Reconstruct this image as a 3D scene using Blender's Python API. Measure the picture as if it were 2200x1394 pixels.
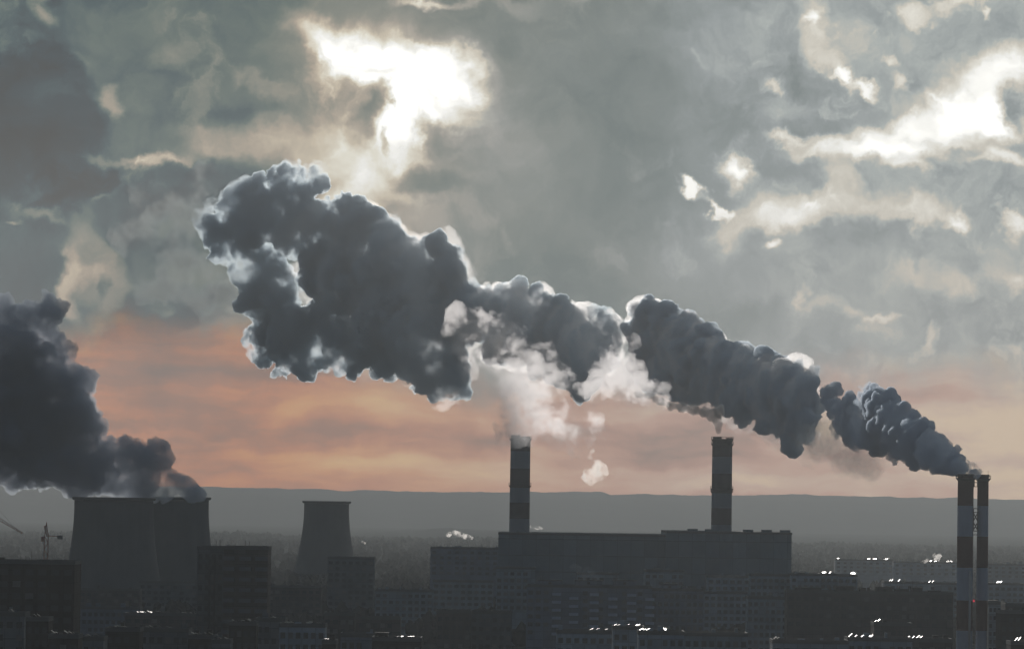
import bpy, bmesh, math, random
import numpy as np
from mathutils import Vector, Matrix, noise

for o in list(bpy.data.objects):
    bpy.data.objects.remove(o)
SC = bpy.context.scene
COL = SC.collection
WITH_SMOKE = True
WITH_HAZE = True

# ------------------------------------------------------------------ camera
F = 9107.0                    # focal length in pixels of a 2200-wide frame
CX, CY = 1100.0, 697.0
CAM = Vector((0, 0, 60.0))
ROLL = 0.0140
PITCH = math.atan((1075.0 - CY) / F)
fw = Vector((0, math.cos(PITCH), math.sin(PITCH)))
hz = Vector((1, 0, 0))
wu = hz.cross(fw)
rt = hz * math.cos(ROLL) + wu * math.sin(ROLL)
up = -hz * math.sin(ROLL) + wu * math.cos(ROLL)
cam_d = bpy.data.cameras.new('camera')
cam = bpy.data.objects.new('camera', cam_d)
COL.objects.link(cam)
cam_d.sensor_width = 36.0
cam_d.lens = F / 2200.0 * 36.0
cam_d.clip_start = 1.0
cam_d.clip_end = 80000.0
M = Matrix((rt, up, -fw)).transposed().to_4x4()
M.translation = CAM
cam.matrix_world = M
SC.camera = cam


def ray(px, py):
    """direction (with Y = 1) seen at a point of the photograph"""
    d = fw + rt * ((px - CX) / F) - up * ((py - CY) / F)
    return d / d.y


def at(px, py, D):
    return CAM + ray(px, py) * D


def lin(c):
    return tuple(((v / 255.0) / 12.92 if v <= 10.3 else (((v / 255.0) + 0.055) / 1.055) ** 2.4) for v in c)

# ------------------------------------------------------------------ render
SC.render.engine = 'CYCLES'
SC.view_settings.view_transform = 'Standard'
SC.view_settings.look = 'None'
SC.view_settings.exposure = 0.0
SC.view_settings.gamma = 1.0
cy = SC.cycles
cy.max_bounces = 12
cy.diffuse_bounces = 3
cy.glossy_bounces = 3
cy.transmission_bounces = 4
cy.volume_bounces = 5
cy.transparent_max_bounces = 64
cy.use_denoising = True
cy.use_adaptive_sampling = True
cy.adaptive_threshold = 0.02
cy.adaptive_min_samples = 16
cy.sample_clamp_indirect = 6.0
cy.volume_step_rate = 1.0
cy.volume_max_steps = 256

# ------------------------------------------------------------------ sun
SUN_DIR = ray(880, 215).normalized()
SUN_EL = math.asin(SUN_DIR.z)
SUN_AZ = math.atan2(SUN_DIR.x, SUN_DIR.y)        # clockwise from +Y
sun_d = bpy.data.lights.new('sun', 'SUN')
sun_d.energy = 2.6
sun_d.angle = math.radians(0.53)
sun_d.color = (1.0, 0.94, 0.87)
sun = bpy.data.objects.new('sun', sun_d)
COL.objects.link(sun)
sun.rotation_euler = SUN_DIR.to_track_quat('Z', 'Y').to_euler()
sun.location = (0, 0, 900)

# ------------------------------------------------------------------ sky
W = bpy.data.worlds.new('World')
SC.world = W
W.use_nodes = True
NT = W.node_tree
NT.nodes.clear()


class G:
    """small node-graph helper"""
    def __init__(s, nt):
        s.nt = nt

    def n(s, typ, **kw):
        nd = s.nt.nodes.new(typ)
        for k, v in kw.items():
            setattr(nd, k, v)
        return nd

    def put(s, sock, v):
        if isinstance(v, bpy.types.NodeSocket):
            s.nt.links.new(v, sock)
        elif v is not None:
            sock.default_value = v

    def m(s, op, a, b=None, c=None, clamp=False):
        nd = s.n('ShaderNodeMath', operation=op, use_clamp=clamp)
        s.put(nd.inputs[0], a)
        if b is not None: s.put(nd.inputs[1], b)
        if c is not None: s.put(nd.inputs[2], c)
        return nd.outputs[0]

    def v(s, op, a, b=None, c=None, scale=None):
        nd = s.n('ShaderNodeVectorMath', operation=op)
        s.put(nd.inputs[0], a)
        if b is not None: s.put(nd.inputs[1], b)
        if c is not None: s.put(nd.inputs[2], c)
        if scale is not None: s.put(nd.inputs['Scale'], scale)
        return nd.outputs['Value'] if op in ('LENGTH', 'DOT_PRODUCT', 'DISTANCE') else nd.outputs[0]

    def rng(s, x, a, b, c=0.0, d=1.0, smooth=True):
        nd = s.n('ShaderNodeMapRange', interpolation_type='SMOOTHSTEP' if smooth else 'LINEAR')
        nd.clamp = True
        s.put(nd.inputs['Value'], x)
        s.put(nd.inputs['From Min'], a); s.put(nd.inputs['From Max'], b)
        s.put(nd.inputs['To Min'], c); s.put(nd.inputs['To Max'], d)
        return nd.outputs['Result']

    def mix(s, f, a, b, mode='MIX'):
        nd = s.n('ShaderNodeMix', data_type='RGBA', blend_type=mode)
        s.put(nd.inputs[0], f)
        s.put(nd.inputs[6], a if isinstance(a, bpy.types.NodeSocket) else tuple(a)[:3] + (1,))
        s.put(nd.inputs[7], b if isinstance(b, bpy.types.NodeSocket) else tuple(b)[:3] + (1,))
        return nd.outputs[2]

    def noise(s, vec, scale, detail=4, rough=0.5, dist=0.0, col=False, dim='3D'):
        nd = s.n('ShaderNodeTexNoise', noise_dimensions=dim)
        s.put(nd.inputs['Vector'], vec)
        nd.inputs['Scale'].default_value = scale
        nd.inputs['Detail'].default_value = detail
        nd.inputs['Roughness'].default_value = rough
        nd.inputs['Distortion'].default_value = dist
        return nd.outputs['Color' if col else 'Fac']

    def ramp(s, x, stops, interp='EASE'):
        nd = s.n('ShaderNodeValToRGB')
        cr = nd.color_ramp
        cr.interpolation = interp
        while len(cr.elements) < len(stops):
            cr.elements.new(0.5)
        for e, (p, c) in zip(cr.elements, sorted(stops, key=lambda q: q[0])):
            e.position = p
            e.color = tuple(c)[:3] + (1,)
        s.put(nd.inputs[0], x)
        return nd.outputs[0]

g = G(NT)
dirn = g.n('ShaderNodeTexCoord').outputs['Generated']
sep = g.n('ShaderNodeSeparateXYZ')
g.put(sep.inputs[0], dirn)
dx, dy, dz = sep.outputs
ys = g.m('MAXIMUM', dy, 0.04)
K = F / 1000.0
su = g.m('MULTIPLY', g.m('DIVIDE', dx, ys), K)
sv = g.m('MULTIPLY', g.m('DIVIDE', dz, ys), K)
cmb = g.n('ShaderNodeCombineXYZ')
g.put(cmb.inputs[0], su); g.put(cmb.inputs[1], sv)
P0 = cmb.outputs[0]


def uv(px, py):
    r = ray(px, py)
    return r.x * K, r.z * K


skyt = g.n('ShaderNodeTexSky', sky_type='NISHITA')
skyt.sun_disc = False
skyt.sun_elevation = SUN_EL
skyt.sun_rotation = SUN_AZ
skyt.air_density = 2.0
skyt.dust_density = 4.0

# cloud coordinates, stirred by turbulence of several sizes
HALF = (0.5, 0.5, 0.5)
nA = g.v('SUBTRACT', g.noise(P0, 1.9, 3, 0.5, col=True, dim='2D'), HALF)
nB = g.v('SUBTRACT', g.noise(g.v('ADD', P0, (7, 3, 0)), 6.0, 6, 0.6, col=True, dim='2D'), HALF)
PS = g.v('ADD', g.v('ADD', P0, g.v('SCALE', nA, scale=0.16)), g.v('SCALE', nB, scale=0.13))
PF = g.v('ADD', g.v('ADD', P0, g.v('SCALE', nA, scale=0.07)), g.v('SCALE', nB, scale=0.15))
sS = g.n('ShaderNodeSeparateXYZ'); g.put(sS.inputs[0], PS)
wu_, wv_ = sS.outputs[0], sS.outputs[1]

# how high the lid of cloud hangs above the clear strip at the horizon
lid = g.n('ShaderNodeFloatCurve')
cvp = lid.mapping.curves[0].points
pts = [(-1.2, .345), (-.9, .33), (-.5, .30), (-.15, .245), (.1, .235), (.5, .26), (.9, .27), (1.2, .28)]
while len(cvp) < len(pts):
    cvp.new(.5, .5)
for p_, (a_, b_) in zip(cvp, pts):
    p_.location = ((a_ + 1.5) / 3.0, b_)
lid.mapping.update()
g.put(lid.inputs['Value'], g.m('DIVIDE', g.m('ADD', su, 1.5), 3.0, clamp=True))
lowm = g.rng(g.m('SUBTRACT', wv_, lid.outputs[0]), 0.07, -0.05)

# overall lightness of the lid, darker to the left
Lv = g.rng(wu_, -1.15, 1.1, 0.37, 0.65, smooth=False)
Lv = g.m('ADD', Lv, g.m('ADD', g.rng(su, 1.3, 3.0, 0.0, 0.12), g.rng(su, -1.3, -3.0, 0.0, -0.16)))
LC = Lv
NB = 0
ROT = {}


def rotated(q, fine):
    k = (q, fine)
    if k not in ROT:
        base_v = PF if fine else PS
        if q:
            r = g.n('ShaderNodeVectorRotate', rotation_type='Z_AXIS')
            g.put(r.inputs['Vector'], base_v); r.inputs['Angle'].default_value = -math.radians(q)
            base_v = r.outputs[0]
        ROT[k] = [base_v, 0]
    ROT[k][1] += 1
    if ROT[k][1] % 4 == 0:           # tied to the running value, so that the patches are worked out in order
        ROT[k][0] = g.v('MULTIPLY_ADD', LC, (0, 0, 0), ROT[k][0])
    return ROT[k][0]


def blob(px, py, rx, ry, L, ang=0.0, op=1.0, edge=0.9, fine=True):
    """draws the lightness of the cloud towards L round a direction of the sky"""
    global LC
    u0, v0 = uv(px, py)
    q = int(round(ang / 15.0)) * 15
    src = rotated(q, fine)
    ca, sa = math.cos(math.radians(q)), math.sin(math.radians(q))
    c0, c1 = u0 * ca + v0 * sa, -u0 * sa + v0 * ca
    sx, sy = 1000.0 / rx, 1000.0 / ry
    d = g.v('LENGTH', g.v('MULTIPLY_ADD', src, (sx, sy, 0), (-c0 * sx, -c1 * sy, 0)))
    nd = g.n('ShaderNodeMix', data_type='FLOAT')
    nd.clamp_factor = False
    g.put(nd.inputs[0], g.rng(d, 1.0 + edge * 0.5, max(0.0, 1.0 - edge), 0.0, op))
    g.put(nd.inputs[2], LC); nd.inputs[3].default_value = L
    LC = nd.outputs[0]


def blobs(fine, lst):
    for b in lst:
        blob(*b[:5], **dict(zip(('ang', 'op', 'edge'), b[5:])), fine=fine)


blobs(False, [
    (1180, 290, 400, 230, .485, -15, .9), (1230, 520, 330, 130, .50, -15, .8), (1130, 330, 200, 80, .545, -15, .8), (1180, 610, 330, 70, .455, -15, .9),
    (1560, 260, 160, 170, .565, 0, .8), (1600, 80, 170, 110, .655, 0, .8), (1950, 90, 200, 100, .64, 0, .9),
    (1950, 600, 280, 60, .61, -15, .8), (1750, 720, 300, 90, .60, 0, .9), (1480, 600, 160, 130, .57, 0, .7),
    (450, 100, 230, 130, .415, 0, .9), (390, 240, 190, 100, .42, 0, .9), (300, 50, 150, 60, .45, 0, .6), (620, 90, 60, 90, .47, 0, .6),
    (560, 255, 110, 34, .375, -15, .9), (200, 560, 220, 90, .37, 0, .8), (330, 700, 280, 44, .32, 0, .9), (60, 610, 110, 50, .34, 0, .8),
    (320, 420, 170, 50, .37, 0, .8), (430, 500, 130, 70, .42, 0, .8),
    (2020, 300, 230, 90, .84, 15, .8), (1800, 440, 210, 56, .74, 0, .8), (1700, 250, 90, 50, .68, 0, .7),
    # the glow round the hole in front of the sun
    (850, 240, 330, 210, .62, -30, .75, 1), (840, 210, 200, 140, .80, -30, .8, 1), (720, 330, 200, 84, .80, 0, .9), (560, 320, 190, 50, .70, 0, .8),
    (800, 400, 140, 96, .85, -30, .95), (880, 470, 130, 34, .60, -30, .7), (620, 340, 90, 30, .66, 0, .6),
])
blobs(True, [
    (740, 95, 130, 48, .93, -30, 1), (840, 165, 165, 84, .96, -30, .95), (940, 170, 90, 56, 1.0, 0, .9), (870, 250, 90, 90, 1.02, 0, .95),
    (850, 200, 110, 80, 1.06, -15, .9), (955, 262, 40, 40, .80, 0, .7), (890, 345, 60, 24, .88, -15, .8),
    (800, 150, 60, 14, .84, -15, .8), (905, 118, 60, 12, .86, -30, .7), (930, 215, 44, 12, .86, -15, .7), (700, 110, 50, 12, .80, -30, .7),
    (790, 235, 36, 70, .50, -30, .95), (750, 195, 34, 40, .56, -15, .8), (830, 300, 14, 30, .66, 0, .7), (970, 305, 90, 34, .52, -30, .9), (1010, 345, 110, 60, .54, -15, .9),
    (930, 405, 100, 36, .47, -15, .9), (1110, 15, 70, 22, .66, 0, .6), (940, 4, 110, 14, .76, 0, .8), (720, 430, 60, 34, .82, 30, .8),
    (780, 440, 70, 26, .80, -45, .8), (850, 490, 70, 16, .70, -30, .8), (1020, 330, 60, 12, .60, 30, .5),
    (100, 18, 26, 44, .64, 15, .9), (370, 115, 56, 34, .53, -30, .8), (240, 215, 26, 44, .60, -15, .95), (245, 270, 60, 20, .46, 0, .6),
    (575, 185, 60, 20, .60, -45, .8), (520, 165, 30, 22, .56, 0, .6), (500, 260, 60, 36, .44, 0, .5),
    (330, 352, 110, 20, .70, 0, 1), (460, 315, 70, 22, .66, -15, .8), (235, 408, 46, 18, .64, 30, .9), (210, 340, 36, 14, .58, 0, .8),
    (300, 300, 100, 24, .44, 0, .8), (440, 380, 40, 26, .37, 0, .9, .5), (370, 410, 120, 34, .35, 0, .8), (300, 440, 60, 20, .40, 0, .7),
    (20, 420, 40, 40, .56, -30, .9), (60, 480, 60, 18, .44, 0, .8), (10, 512, 30, 9, .64, -15, .9), (90, 490, 40, 16, .56, -15, .8), (60, 520, 60, 20, .30, 0, .7),
    (180, 520, 46, 70, .56, 15, .8), (210, 565, 64, 84, .62, 15, .95, .6), (255, 640, 54, 60, .58, 30, .9, .6), (165, 610, 30, 66, .74, 0, .9, .7),
    (215, 600, 34, 26, .72, 0, .8), (262, 575, 14, 26, .50, 0, .8), (238, 640, 12, 30, .42, 0, .8), (200, 690, 30, 30, .50, 0, .6),
    (320, 540, 70, 40, .39, 0, .7), (440, 372, 34, 30, .30, 0, .9), (425, 400, 30, 24, .28, 0, .9), (350, 440, 80, 34, .29, -15, .9), (480, 420, 60, 60, .33, 0, .8), (300, 480, 60, 26, .33, 30, .8), (400, 540, 50, 30, .31, 0, .8), (380, 600, 30, 24, .30, 0, .8), (430, 580, 40, 40, .47, 30, .7), (370, 505, 40, 14, .50, 15, .7), (470, 660, 60, 34, .30, 0, .9), (560, 640, 40, 60, .36, 0, .7), (355, 660, 46, 16, .50, 30, .9), (330, 590, 40, 70, .46, 30, .6), (440, 640, 90, 28, .31, 0, .9),
    (500, 680, 70, 18, .58, -15, .8), (520, 610, 44, 50, .54, 0, .8), (440, 715, 90, 16, .46, 0, .7), (250, 725, 130, 16, .32, 0, .9),
    (640, 780, 120, 16, .50, 0, .7), (780, 830, 170, 40, .46, -15, .9), (860, 790, 90, 34, .52, 0, .8), (820, 800, 26, 34, .66, 0, .8), (700, 830, 40, 18, .55, 0, .7),
    # the dark heap at the upper left
    (60, 210, 120, 120, .26, 0, 1, .5), (150, 190, 64, 58, .28, 0, 1, .5), (80, 112, 60, 30, .30, 0, .9, .6), (40, 330, 140, 120, .22, 0, 1, .6), (185, 265, 46, 60, .28, 0, .9, .6),
    (140, 400, 130, 46, .22, 15, 1, .6), (90, 440, 70, 34, .24, 0, 1, .7), (230, 395, 34, 26, .26, 0, .9, .6), (110, 205, 50, 26, .34, -30, .7, .9), (60, 270, 60, 20, .32, 0, .6, .9),
    (150, 300, 44, 20, .34, 30, .6, .9), (60, 75, 50, 12, .44, -15, .6, .9), (160, 120, 40, 10, .46, -30, .6, .9),
    # the bright broken banks at the right
    (1760, 60, 40, 90, .72, 15, .9), (1800, 140, 26, 60, .76, 30, .8), (1752, 40, 20, 16, .86, 0, .9), (1975, 22, 56, 28, .80, -15, .9), (2122, 32, 16, 12, .82, 0, .9),
    (1990, 40, 20, 20, .78, -30, .8), (1650, 185, 32, 22, .80, -30, .9), (1700, 235, 70, 34, .74, 0, .8), (1810, 160, 24, 14, .90, 30, .9), (1850, 188, 38, 15, .92, -15, .9),
    (1920, 130, 24, 16, .82, 0, .8), (1945, 180, 24, 28, .86, 30, .8), (1850, 245, 100, 40, .60, 0, .9), (2040, 150, 70, 36, .70, 0, .6),
    (2170, 140, 70, 60, .90, 30, 1), (2110, 225, 130, 64, .94, 30, 1), (2085, 245, 70, 30, 1.02, 30, 1), (2150, 265, 60, 36, 1.02, -15, .9),
    (1960, 285, 110, 34, .92, 15, .95), (1850, 330, 160, 26, .90, 0, 1), (1930, 325, 90, 22, 1.0, 0, 1), (1970, 370, 70, 26, .92, -30, .9),
    (1710, 302, 70, 15, .84, 0, .9), (1890, 385, 80, 34, .66, 0, .8), (2040, 395, 130, 30, .64, 0, .95), (2185, 232, 36, 44, .62, 0, 1), (2150, 345, 90, 20, .88, -15, .9),
    (2075, 325, 50, 16, .70, 0, .8), (1572, 362, 48, 36, .88, -15, 1), (1640, 345, 60, 30, .55, -15, .8), (1700, 400, 120, 26, .64, 0, .9),
    (1800, 390, 46, 60, .80, 15, .8), (1760, 445, 150, 36, .80, 0, .9), (1680, 475, 100, 36, .84, 0, .9), (1580, 495, 50, 64, .74, 0, .9),
    (1682, 535, 18, 16, .92, 0, .9), (1620, 440, 60, 20, .68, 0, .7), (1960, 470, 140, 32, .78, 0, .8), (2060, 482, 36, 20, .88, 0, .9), (2192, 500, 26, 22, .88, 0, .9),
    (1860, 545, 190, 46, .60, 0, .9), (2120, 560, 90, 40, .60, 0, .7), (1480, 405, 36, 22, .88, -30, 1, .5), (1550, 438, 34, 16, .84, -30, 1, .5), (1512, 418, 12, 14, .62, 0, .8),
    (1960, 605, 46, 24, .70, 15, .9), (2040, 620, 60, 30, .70, -15, .9), (2195, 605, 30, 18, .74, 0, .9), (1790, 672, 110, 18, .69, -15, .8),
    (1885, 690, 34, 10, .74, 0, .9), (1650, 640, 90, 34, .62, 0, .6),
])
# billows and rags of every size on top
f1 = g.noise(PF, 3.1, 9, 0.60, dim='2D')
f2 = g.noise(g.v('ADD', PF, (4, 8, 0)), 9.0, 7, 0.62, dim='2D')
ragg = g.m('ADD', g.m('MULTIPLY', g.m('SUBTRACT', f1, 0.5), 0.42), g.m('MULTIPLY', g.m('SUBTRACT', f2, 0.5), 0.34))
f3 = g.noise(g.v('ADD', PF, (2, 5, 0)), 5.0, 8, 0.6, dim='2D')
ragg = g.m('ADD', ragg, g.m('SUBTRACT', g.rng(f3, 0.56, 0.72, 0.0, 0.20), 0.03))
# rags show most in the half-light between bright and dark, least inside the grey sheet at the centre
f4 = g.noise(PF, 30.0, 5, 0.6, dim='2D')
ragg = g.m('ADD', ragg, g.m('MULTIPLY', g.m('SUBTRACT', f4, 0.5), 0.11))
amp = g.rng(g.m('ABSOLUTE', g.m('SUBTRACT', LC, 0.5)), 0.02, 0.16, 0.42, 1.0)
glow = g.m('MULTIPLY', g.m('MAXIMUM', g.m('SUBTRACT', LC, 0.66), 0.0), 0.36)
Lf = g.m('ADD', g.m('ADD', g.m('MULTIPLY_ADD', g.m('SUBTRACT', LC, 0.5), 1.40, 0.470), glow), g.m('MULTIPLY', ragg, amp))

# strip at the horizon: long flat bars of thin cloud
PH = g.v('MULTIPLY', g.v('ADD', P0, g.v('SCALE', nB, scale=0.05)), (0.16, 1.0, 1.0))
st = g.noise(g.v('ADD', PH, (3, 3, 3)), 9.0, 5, 0.55, dim='2D')
st2 = g.noise(g.v('ADD', g.v('MULTIPLY', PF, (0.6, 1.0, 1.0)), (9, 1, 3)), 4.5, 6, 0.55, dim='2D')
Ll = g.rng(su, -1.1, 1.1, 0.435, 0.625, smooth=False)
Ll = g.m('ADD', Ll, g.m('MULTIPLY', g.rng(sv, 0.0, 0.30, -0.6, 1.0), 0.035))
Ll = g.m('ADD', Ll, g.m('MULTIPLY', g.m('SUBTRACT', st, 0.5), 0.80))
Ll = g.m('ADD', Ll, g.m('MULTIPLY', g.m('SUBTRACT', st2, 0.5), g.rng(sv, 0.02, 0.12, 0.08, 0.42)))


def lc(L, c):
    return (L / 1.3, lin(c))

x1 = g.m('DIVIDE', Lf, 1.3)
tl_ = g.ramp(x1, [lc(.04, (4, 22, 30)), lc(.20, (20, 50, 62)), lc(.31, (50, 78, 85)), lc(.40, (86, 104, 100)), lc(.50, (128, 131, 121)), lc(.62, (172, 160, 143)), lc(.75, (206, 193, 170)),
                  lc(.90, (238, 234, 218)), lc(1.0, (255, 255, 250)), lc(1.3, (330, 328, 320))], 'LINEAR')
tr_ = g.ramp(x1, [lc(.20, (40, 55, 62)), lc(.40, (91, 107, 109)), lc(.50, (118, 130, 131)), lc(.60, (147, 156, 158)), lc(.68, (171, 179, 177)), lc(.78, (208, 203, 190)),
                  lc(.90, (236, 233, 222)), lc(1.0, (255, 255, 250)), lc(1.3, (330, 328, 320))], 'LINEAR')
x2 = g.m('DIVIDE', Ll, 1.3)
bl_ = g.ramp(x2, [lc(.30, (116, 58, 14)), lc(.42, (170, 88, 18)), lc(.50, (214, 114, 22)), lc(.58, (240, 150, 44)), lc(.75, (255, 196, 96))], 'LINEAR')
br_ = g.ramp(x2, [lc(.42, (142, 92, 66)), lc(.50, (184, 122, 94)), lc(.57, (208, 150, 122)), lc(.64, (222, 180, 152)), lc(.72, (244, 206, 164))], 'LINEAR')
side = g.rng(g.m('ADD', su, g.m('MULTIPLY', g.m('SUBTRACT', f1, .5), .5)), -0.55, 0.45)
topc = g.mix(side, tl_, tr_)
# the underside of the lid catches the evening colour
warm = g.m('MULTIPLY', g.rng(sv, 0.75, 0.28), 0.5)
topc = g.mix(warm, topc, (1.10, 0.97, 0.90), 'MULTIPLY')
lowc = g.mix(g.rng(su, -0.7, 0.4), bl_, br_)
COLR = g.mix(lowm, topc, lowc)

# away from the sun the sky goes over into dull evening overcast
dt = g.v('DOT_PRODUCT', dirn, tuple(SUN_DIR))
far = g.rng(dt, 0.97, 0.72)
dull = g.mix(g.rng(dz, 0.0, 0.6), (0.026, 0.040, 0.062), (0.042, 0.070, 0.108))
dull = g.mix(g.rng(dt, -0.3, 0.8), dull, (0.12, 0.145, 0.17))
COLR = g.mix(far, COLR, dull)
# the clear Nishita sky glimmers through the cloud
bgN = g.n('ShaderNodeBackground'); g.put(bgN.inputs[0], skyt.outputs[0]); bgN.inputs[1].default_value = 0.05
bgC = g.n('ShaderNodeBackground'); g.put(bgC.inputs[0], COLR); bgC.inputs[1].default_value = 1.0
mx = g.n('ShaderNodeMixShader'); mx.inputs[0].default_value = 0.992
NT.links.new(bgN.outputs[0], mx.inputs[1]); NT.links.new(bgC.outputs[0], mx.inputs[2])
wo = g.n('ShaderNodeOutputWorld')
NT.links.new(mx.outputs[0], wo.inputs[0])
W.cycles.sampling_method = 'MANUAL'
W.cycles.sample_map_resolution = 1024

# ================================================================== helpers
rnd = random.Random(7)


def mat(name, col, rough=0.85, metal=0.0, var=0.25, scale=0.3, spec=0.3, emit=None, bump=0.0):
    m = bpy.data.materials.new(name)
    m.use_nodes = True
    q = G(m.node_tree)
    b = m.node_tree.nodes['Principled BSDF']
    tc = q.n('ShaderNodeTexCoord').outputs['Object']
    n1 = q.noise(tc, scale, 6, 0.65)
    n2 = q.noise(q.v('MULTIPLY', tc, (1, 1, 0.12)), scale * 3.0, 4, 0.6)
    f = q.m('MULTIPLY_ADD', q.m('ADD', n1, n2), var, 1.0 - var)
    c = q.v('SCALE', tuple(col), scale=f)
    q.put(b.inputs['Base Color'], c)
    b.inputs['Roughness'].default_value = rough
    b.inputs['Metallic'].default_value = metal
    b.inputs['Specular IOR Level'].default_value = spec
    if emit:
        b.inputs['Emission Color'].default_value = tuple(emit[:3]) + (1,)
        b.inputs['Emission Strength'].default_value = emit[3]
    return m


def facade(name, col, bay=3.2, floor=2.8, tone=0.6):
    """precast panels: joints between them, each panel weathered a little differently"""
    m = mat(name, col, spec=0.08)
    q = G(m.node_tree)
    b = m.node_tree.nodes['Principled BSDF']
    src = b.inputs['Base Color'].links[0].from_socket
    tc = q.n('ShaderNodeTexCoord').outputs['Object']
    s = q.n('ShaderNodeSeparateXYZ'); q.put(s.inputs[0], tc)
    hx = q.m('DIVIDE', q.m('ADD', s.outputs[0], s.outputs[1]), bay)
    hzv = q.m('DIVIDE', s.outputs[2], floor)
    jx = q.m('ABSOLUTE', q.m('SUBTRACT', q.m('FRACT', hx), 0.5))
    jz = q.m('ABSOLUTE', q.m('SUBTRACT', q.m('FRACT', hzv), 0.5))
    j = q.m('MAXIMUM', q.m('GREATER_THAN', jx, 0.485), q.m('GREATER_THAN', jz, 0.475))
    c = q.n('ShaderNodeCombineXYZ')
    q.put(c.inputs[0], q.m('FLOOR', hx)); q.put(c.inputs[1], q.m('FLOOR', hzv))
    wn = q.n('ShaderNodeTexWhiteNoise', noise_dimensions='2D'); q.put(wn.inputs[0], c.outputs[0])
    f = q.m('MULTIPLY', q.m('MULTIPLY_ADD', wn.outputs['Value'], 0.35, 0.8), q.m('MULTIPLY_ADD', j, -0.55, 1.0))
    q.put(b.inputs['Base Color'], q.v('SCALE', src, scale=f))
    return m


MAT = {
    'concrete': mat('weathered_concrete', (0.13, 0.13, 0.127), scale=0.05, spec=0.05),
    'tower': mat('cooling_tower_shell', (0.12, 0.12, 0.12), scale=0.06, var=0.6),
    'cladding': None,
    'roof': mat('bitumen_roof', (0.05, 0.05, 0.052), scale=0.2, spec=0.05),
    'sheet': mat('wet_metal_sheet', (0.045, 0.042, 0.038), rough=0.42, metal=1.0, scale=0.6),
    'glass': mat('curtained_window_glass', (0.06, 0.062, 0.066), rough=0.25, spec=0.6),
    'curtain': mat('drawn_pale_curtain', (0.16, 0.15, 0.14), rough=0.4, spec=0.4),
    'railing': mat('balcony_front', (0.46, 0.50, 0.58), scale=1.0),
    'white': mat('white_chimney_paint', (0.38, 0.42, 0.50), scale=0.25, var=0.3),
    'red': mat('red_chimney_paint', (0.10, 0.030, 0.024), scale=0.25, var=0.35),
    'pale': mat('grey_chimney_paint', (0.235, 0.26, 0.29), scale=0.12),
    'dark': mat('dark_chimney_paint', (0.085, 0.066, 0.066), scale=0.12),
    'steel': mat('painted_steel', (0.10, 0.08, 0.075), rough=0.6, scale=0.5),
    'dim_railing': mat('dim_balcony_front', (0.15, 0.155, 0.17), scale=1.0),
    'crane': mat('rusty_red_crane_paint', (0.30, 0.09, 0.05), rough=0.6, scale=0.5),
    'pipe': mat('insulated_pipe', (0.45, 0.43, 0.41), rough=0.5, scale=0.8),
    'lamp': mat('red_warning_glass', (0.6, 0.05, 0.06), emit=(1.0, 0.08, 0.12, 0.5)),
    'ground': mat('winter_ground', (0.055, 0.055, 0.05), scale=0.01, var=0.5, spec=0.0, rough=1.0),
    'hill': mat('wooded_hill', (0.075, 0.075, 0.07), scale=0.004, var=0.5, spec=0.0, rough=1.0),
    'trees': mat('bare_winter_trees', (0.05, 0.045, 0.04), scale=0.08, var=0.5, spec=0.0, rough=1.0),
}
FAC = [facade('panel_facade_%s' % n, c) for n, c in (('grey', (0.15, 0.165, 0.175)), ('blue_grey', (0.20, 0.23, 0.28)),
                                                    ('brown', (0.115, 0.10, 0.095)), ('dark', (0.045, 0.04, 0.038)), ('pale', (0.34, 0.39, 0.43)), ('mist', (0.27, 0.32, 0.35)))]  # dark at left, pale and mist further right: uneven haze put into wall colour
MAT['cladding'] = facade('boiler_house_cladding', (0.17, 0.22, 0.25), bay=6.0, floor=7.2)
FACN = dict(grey=FAC[0], blue=FAC[1], brown=FAC[2], dark=FAC[3], pale=FAC[4], mist=FAC[5])


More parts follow.
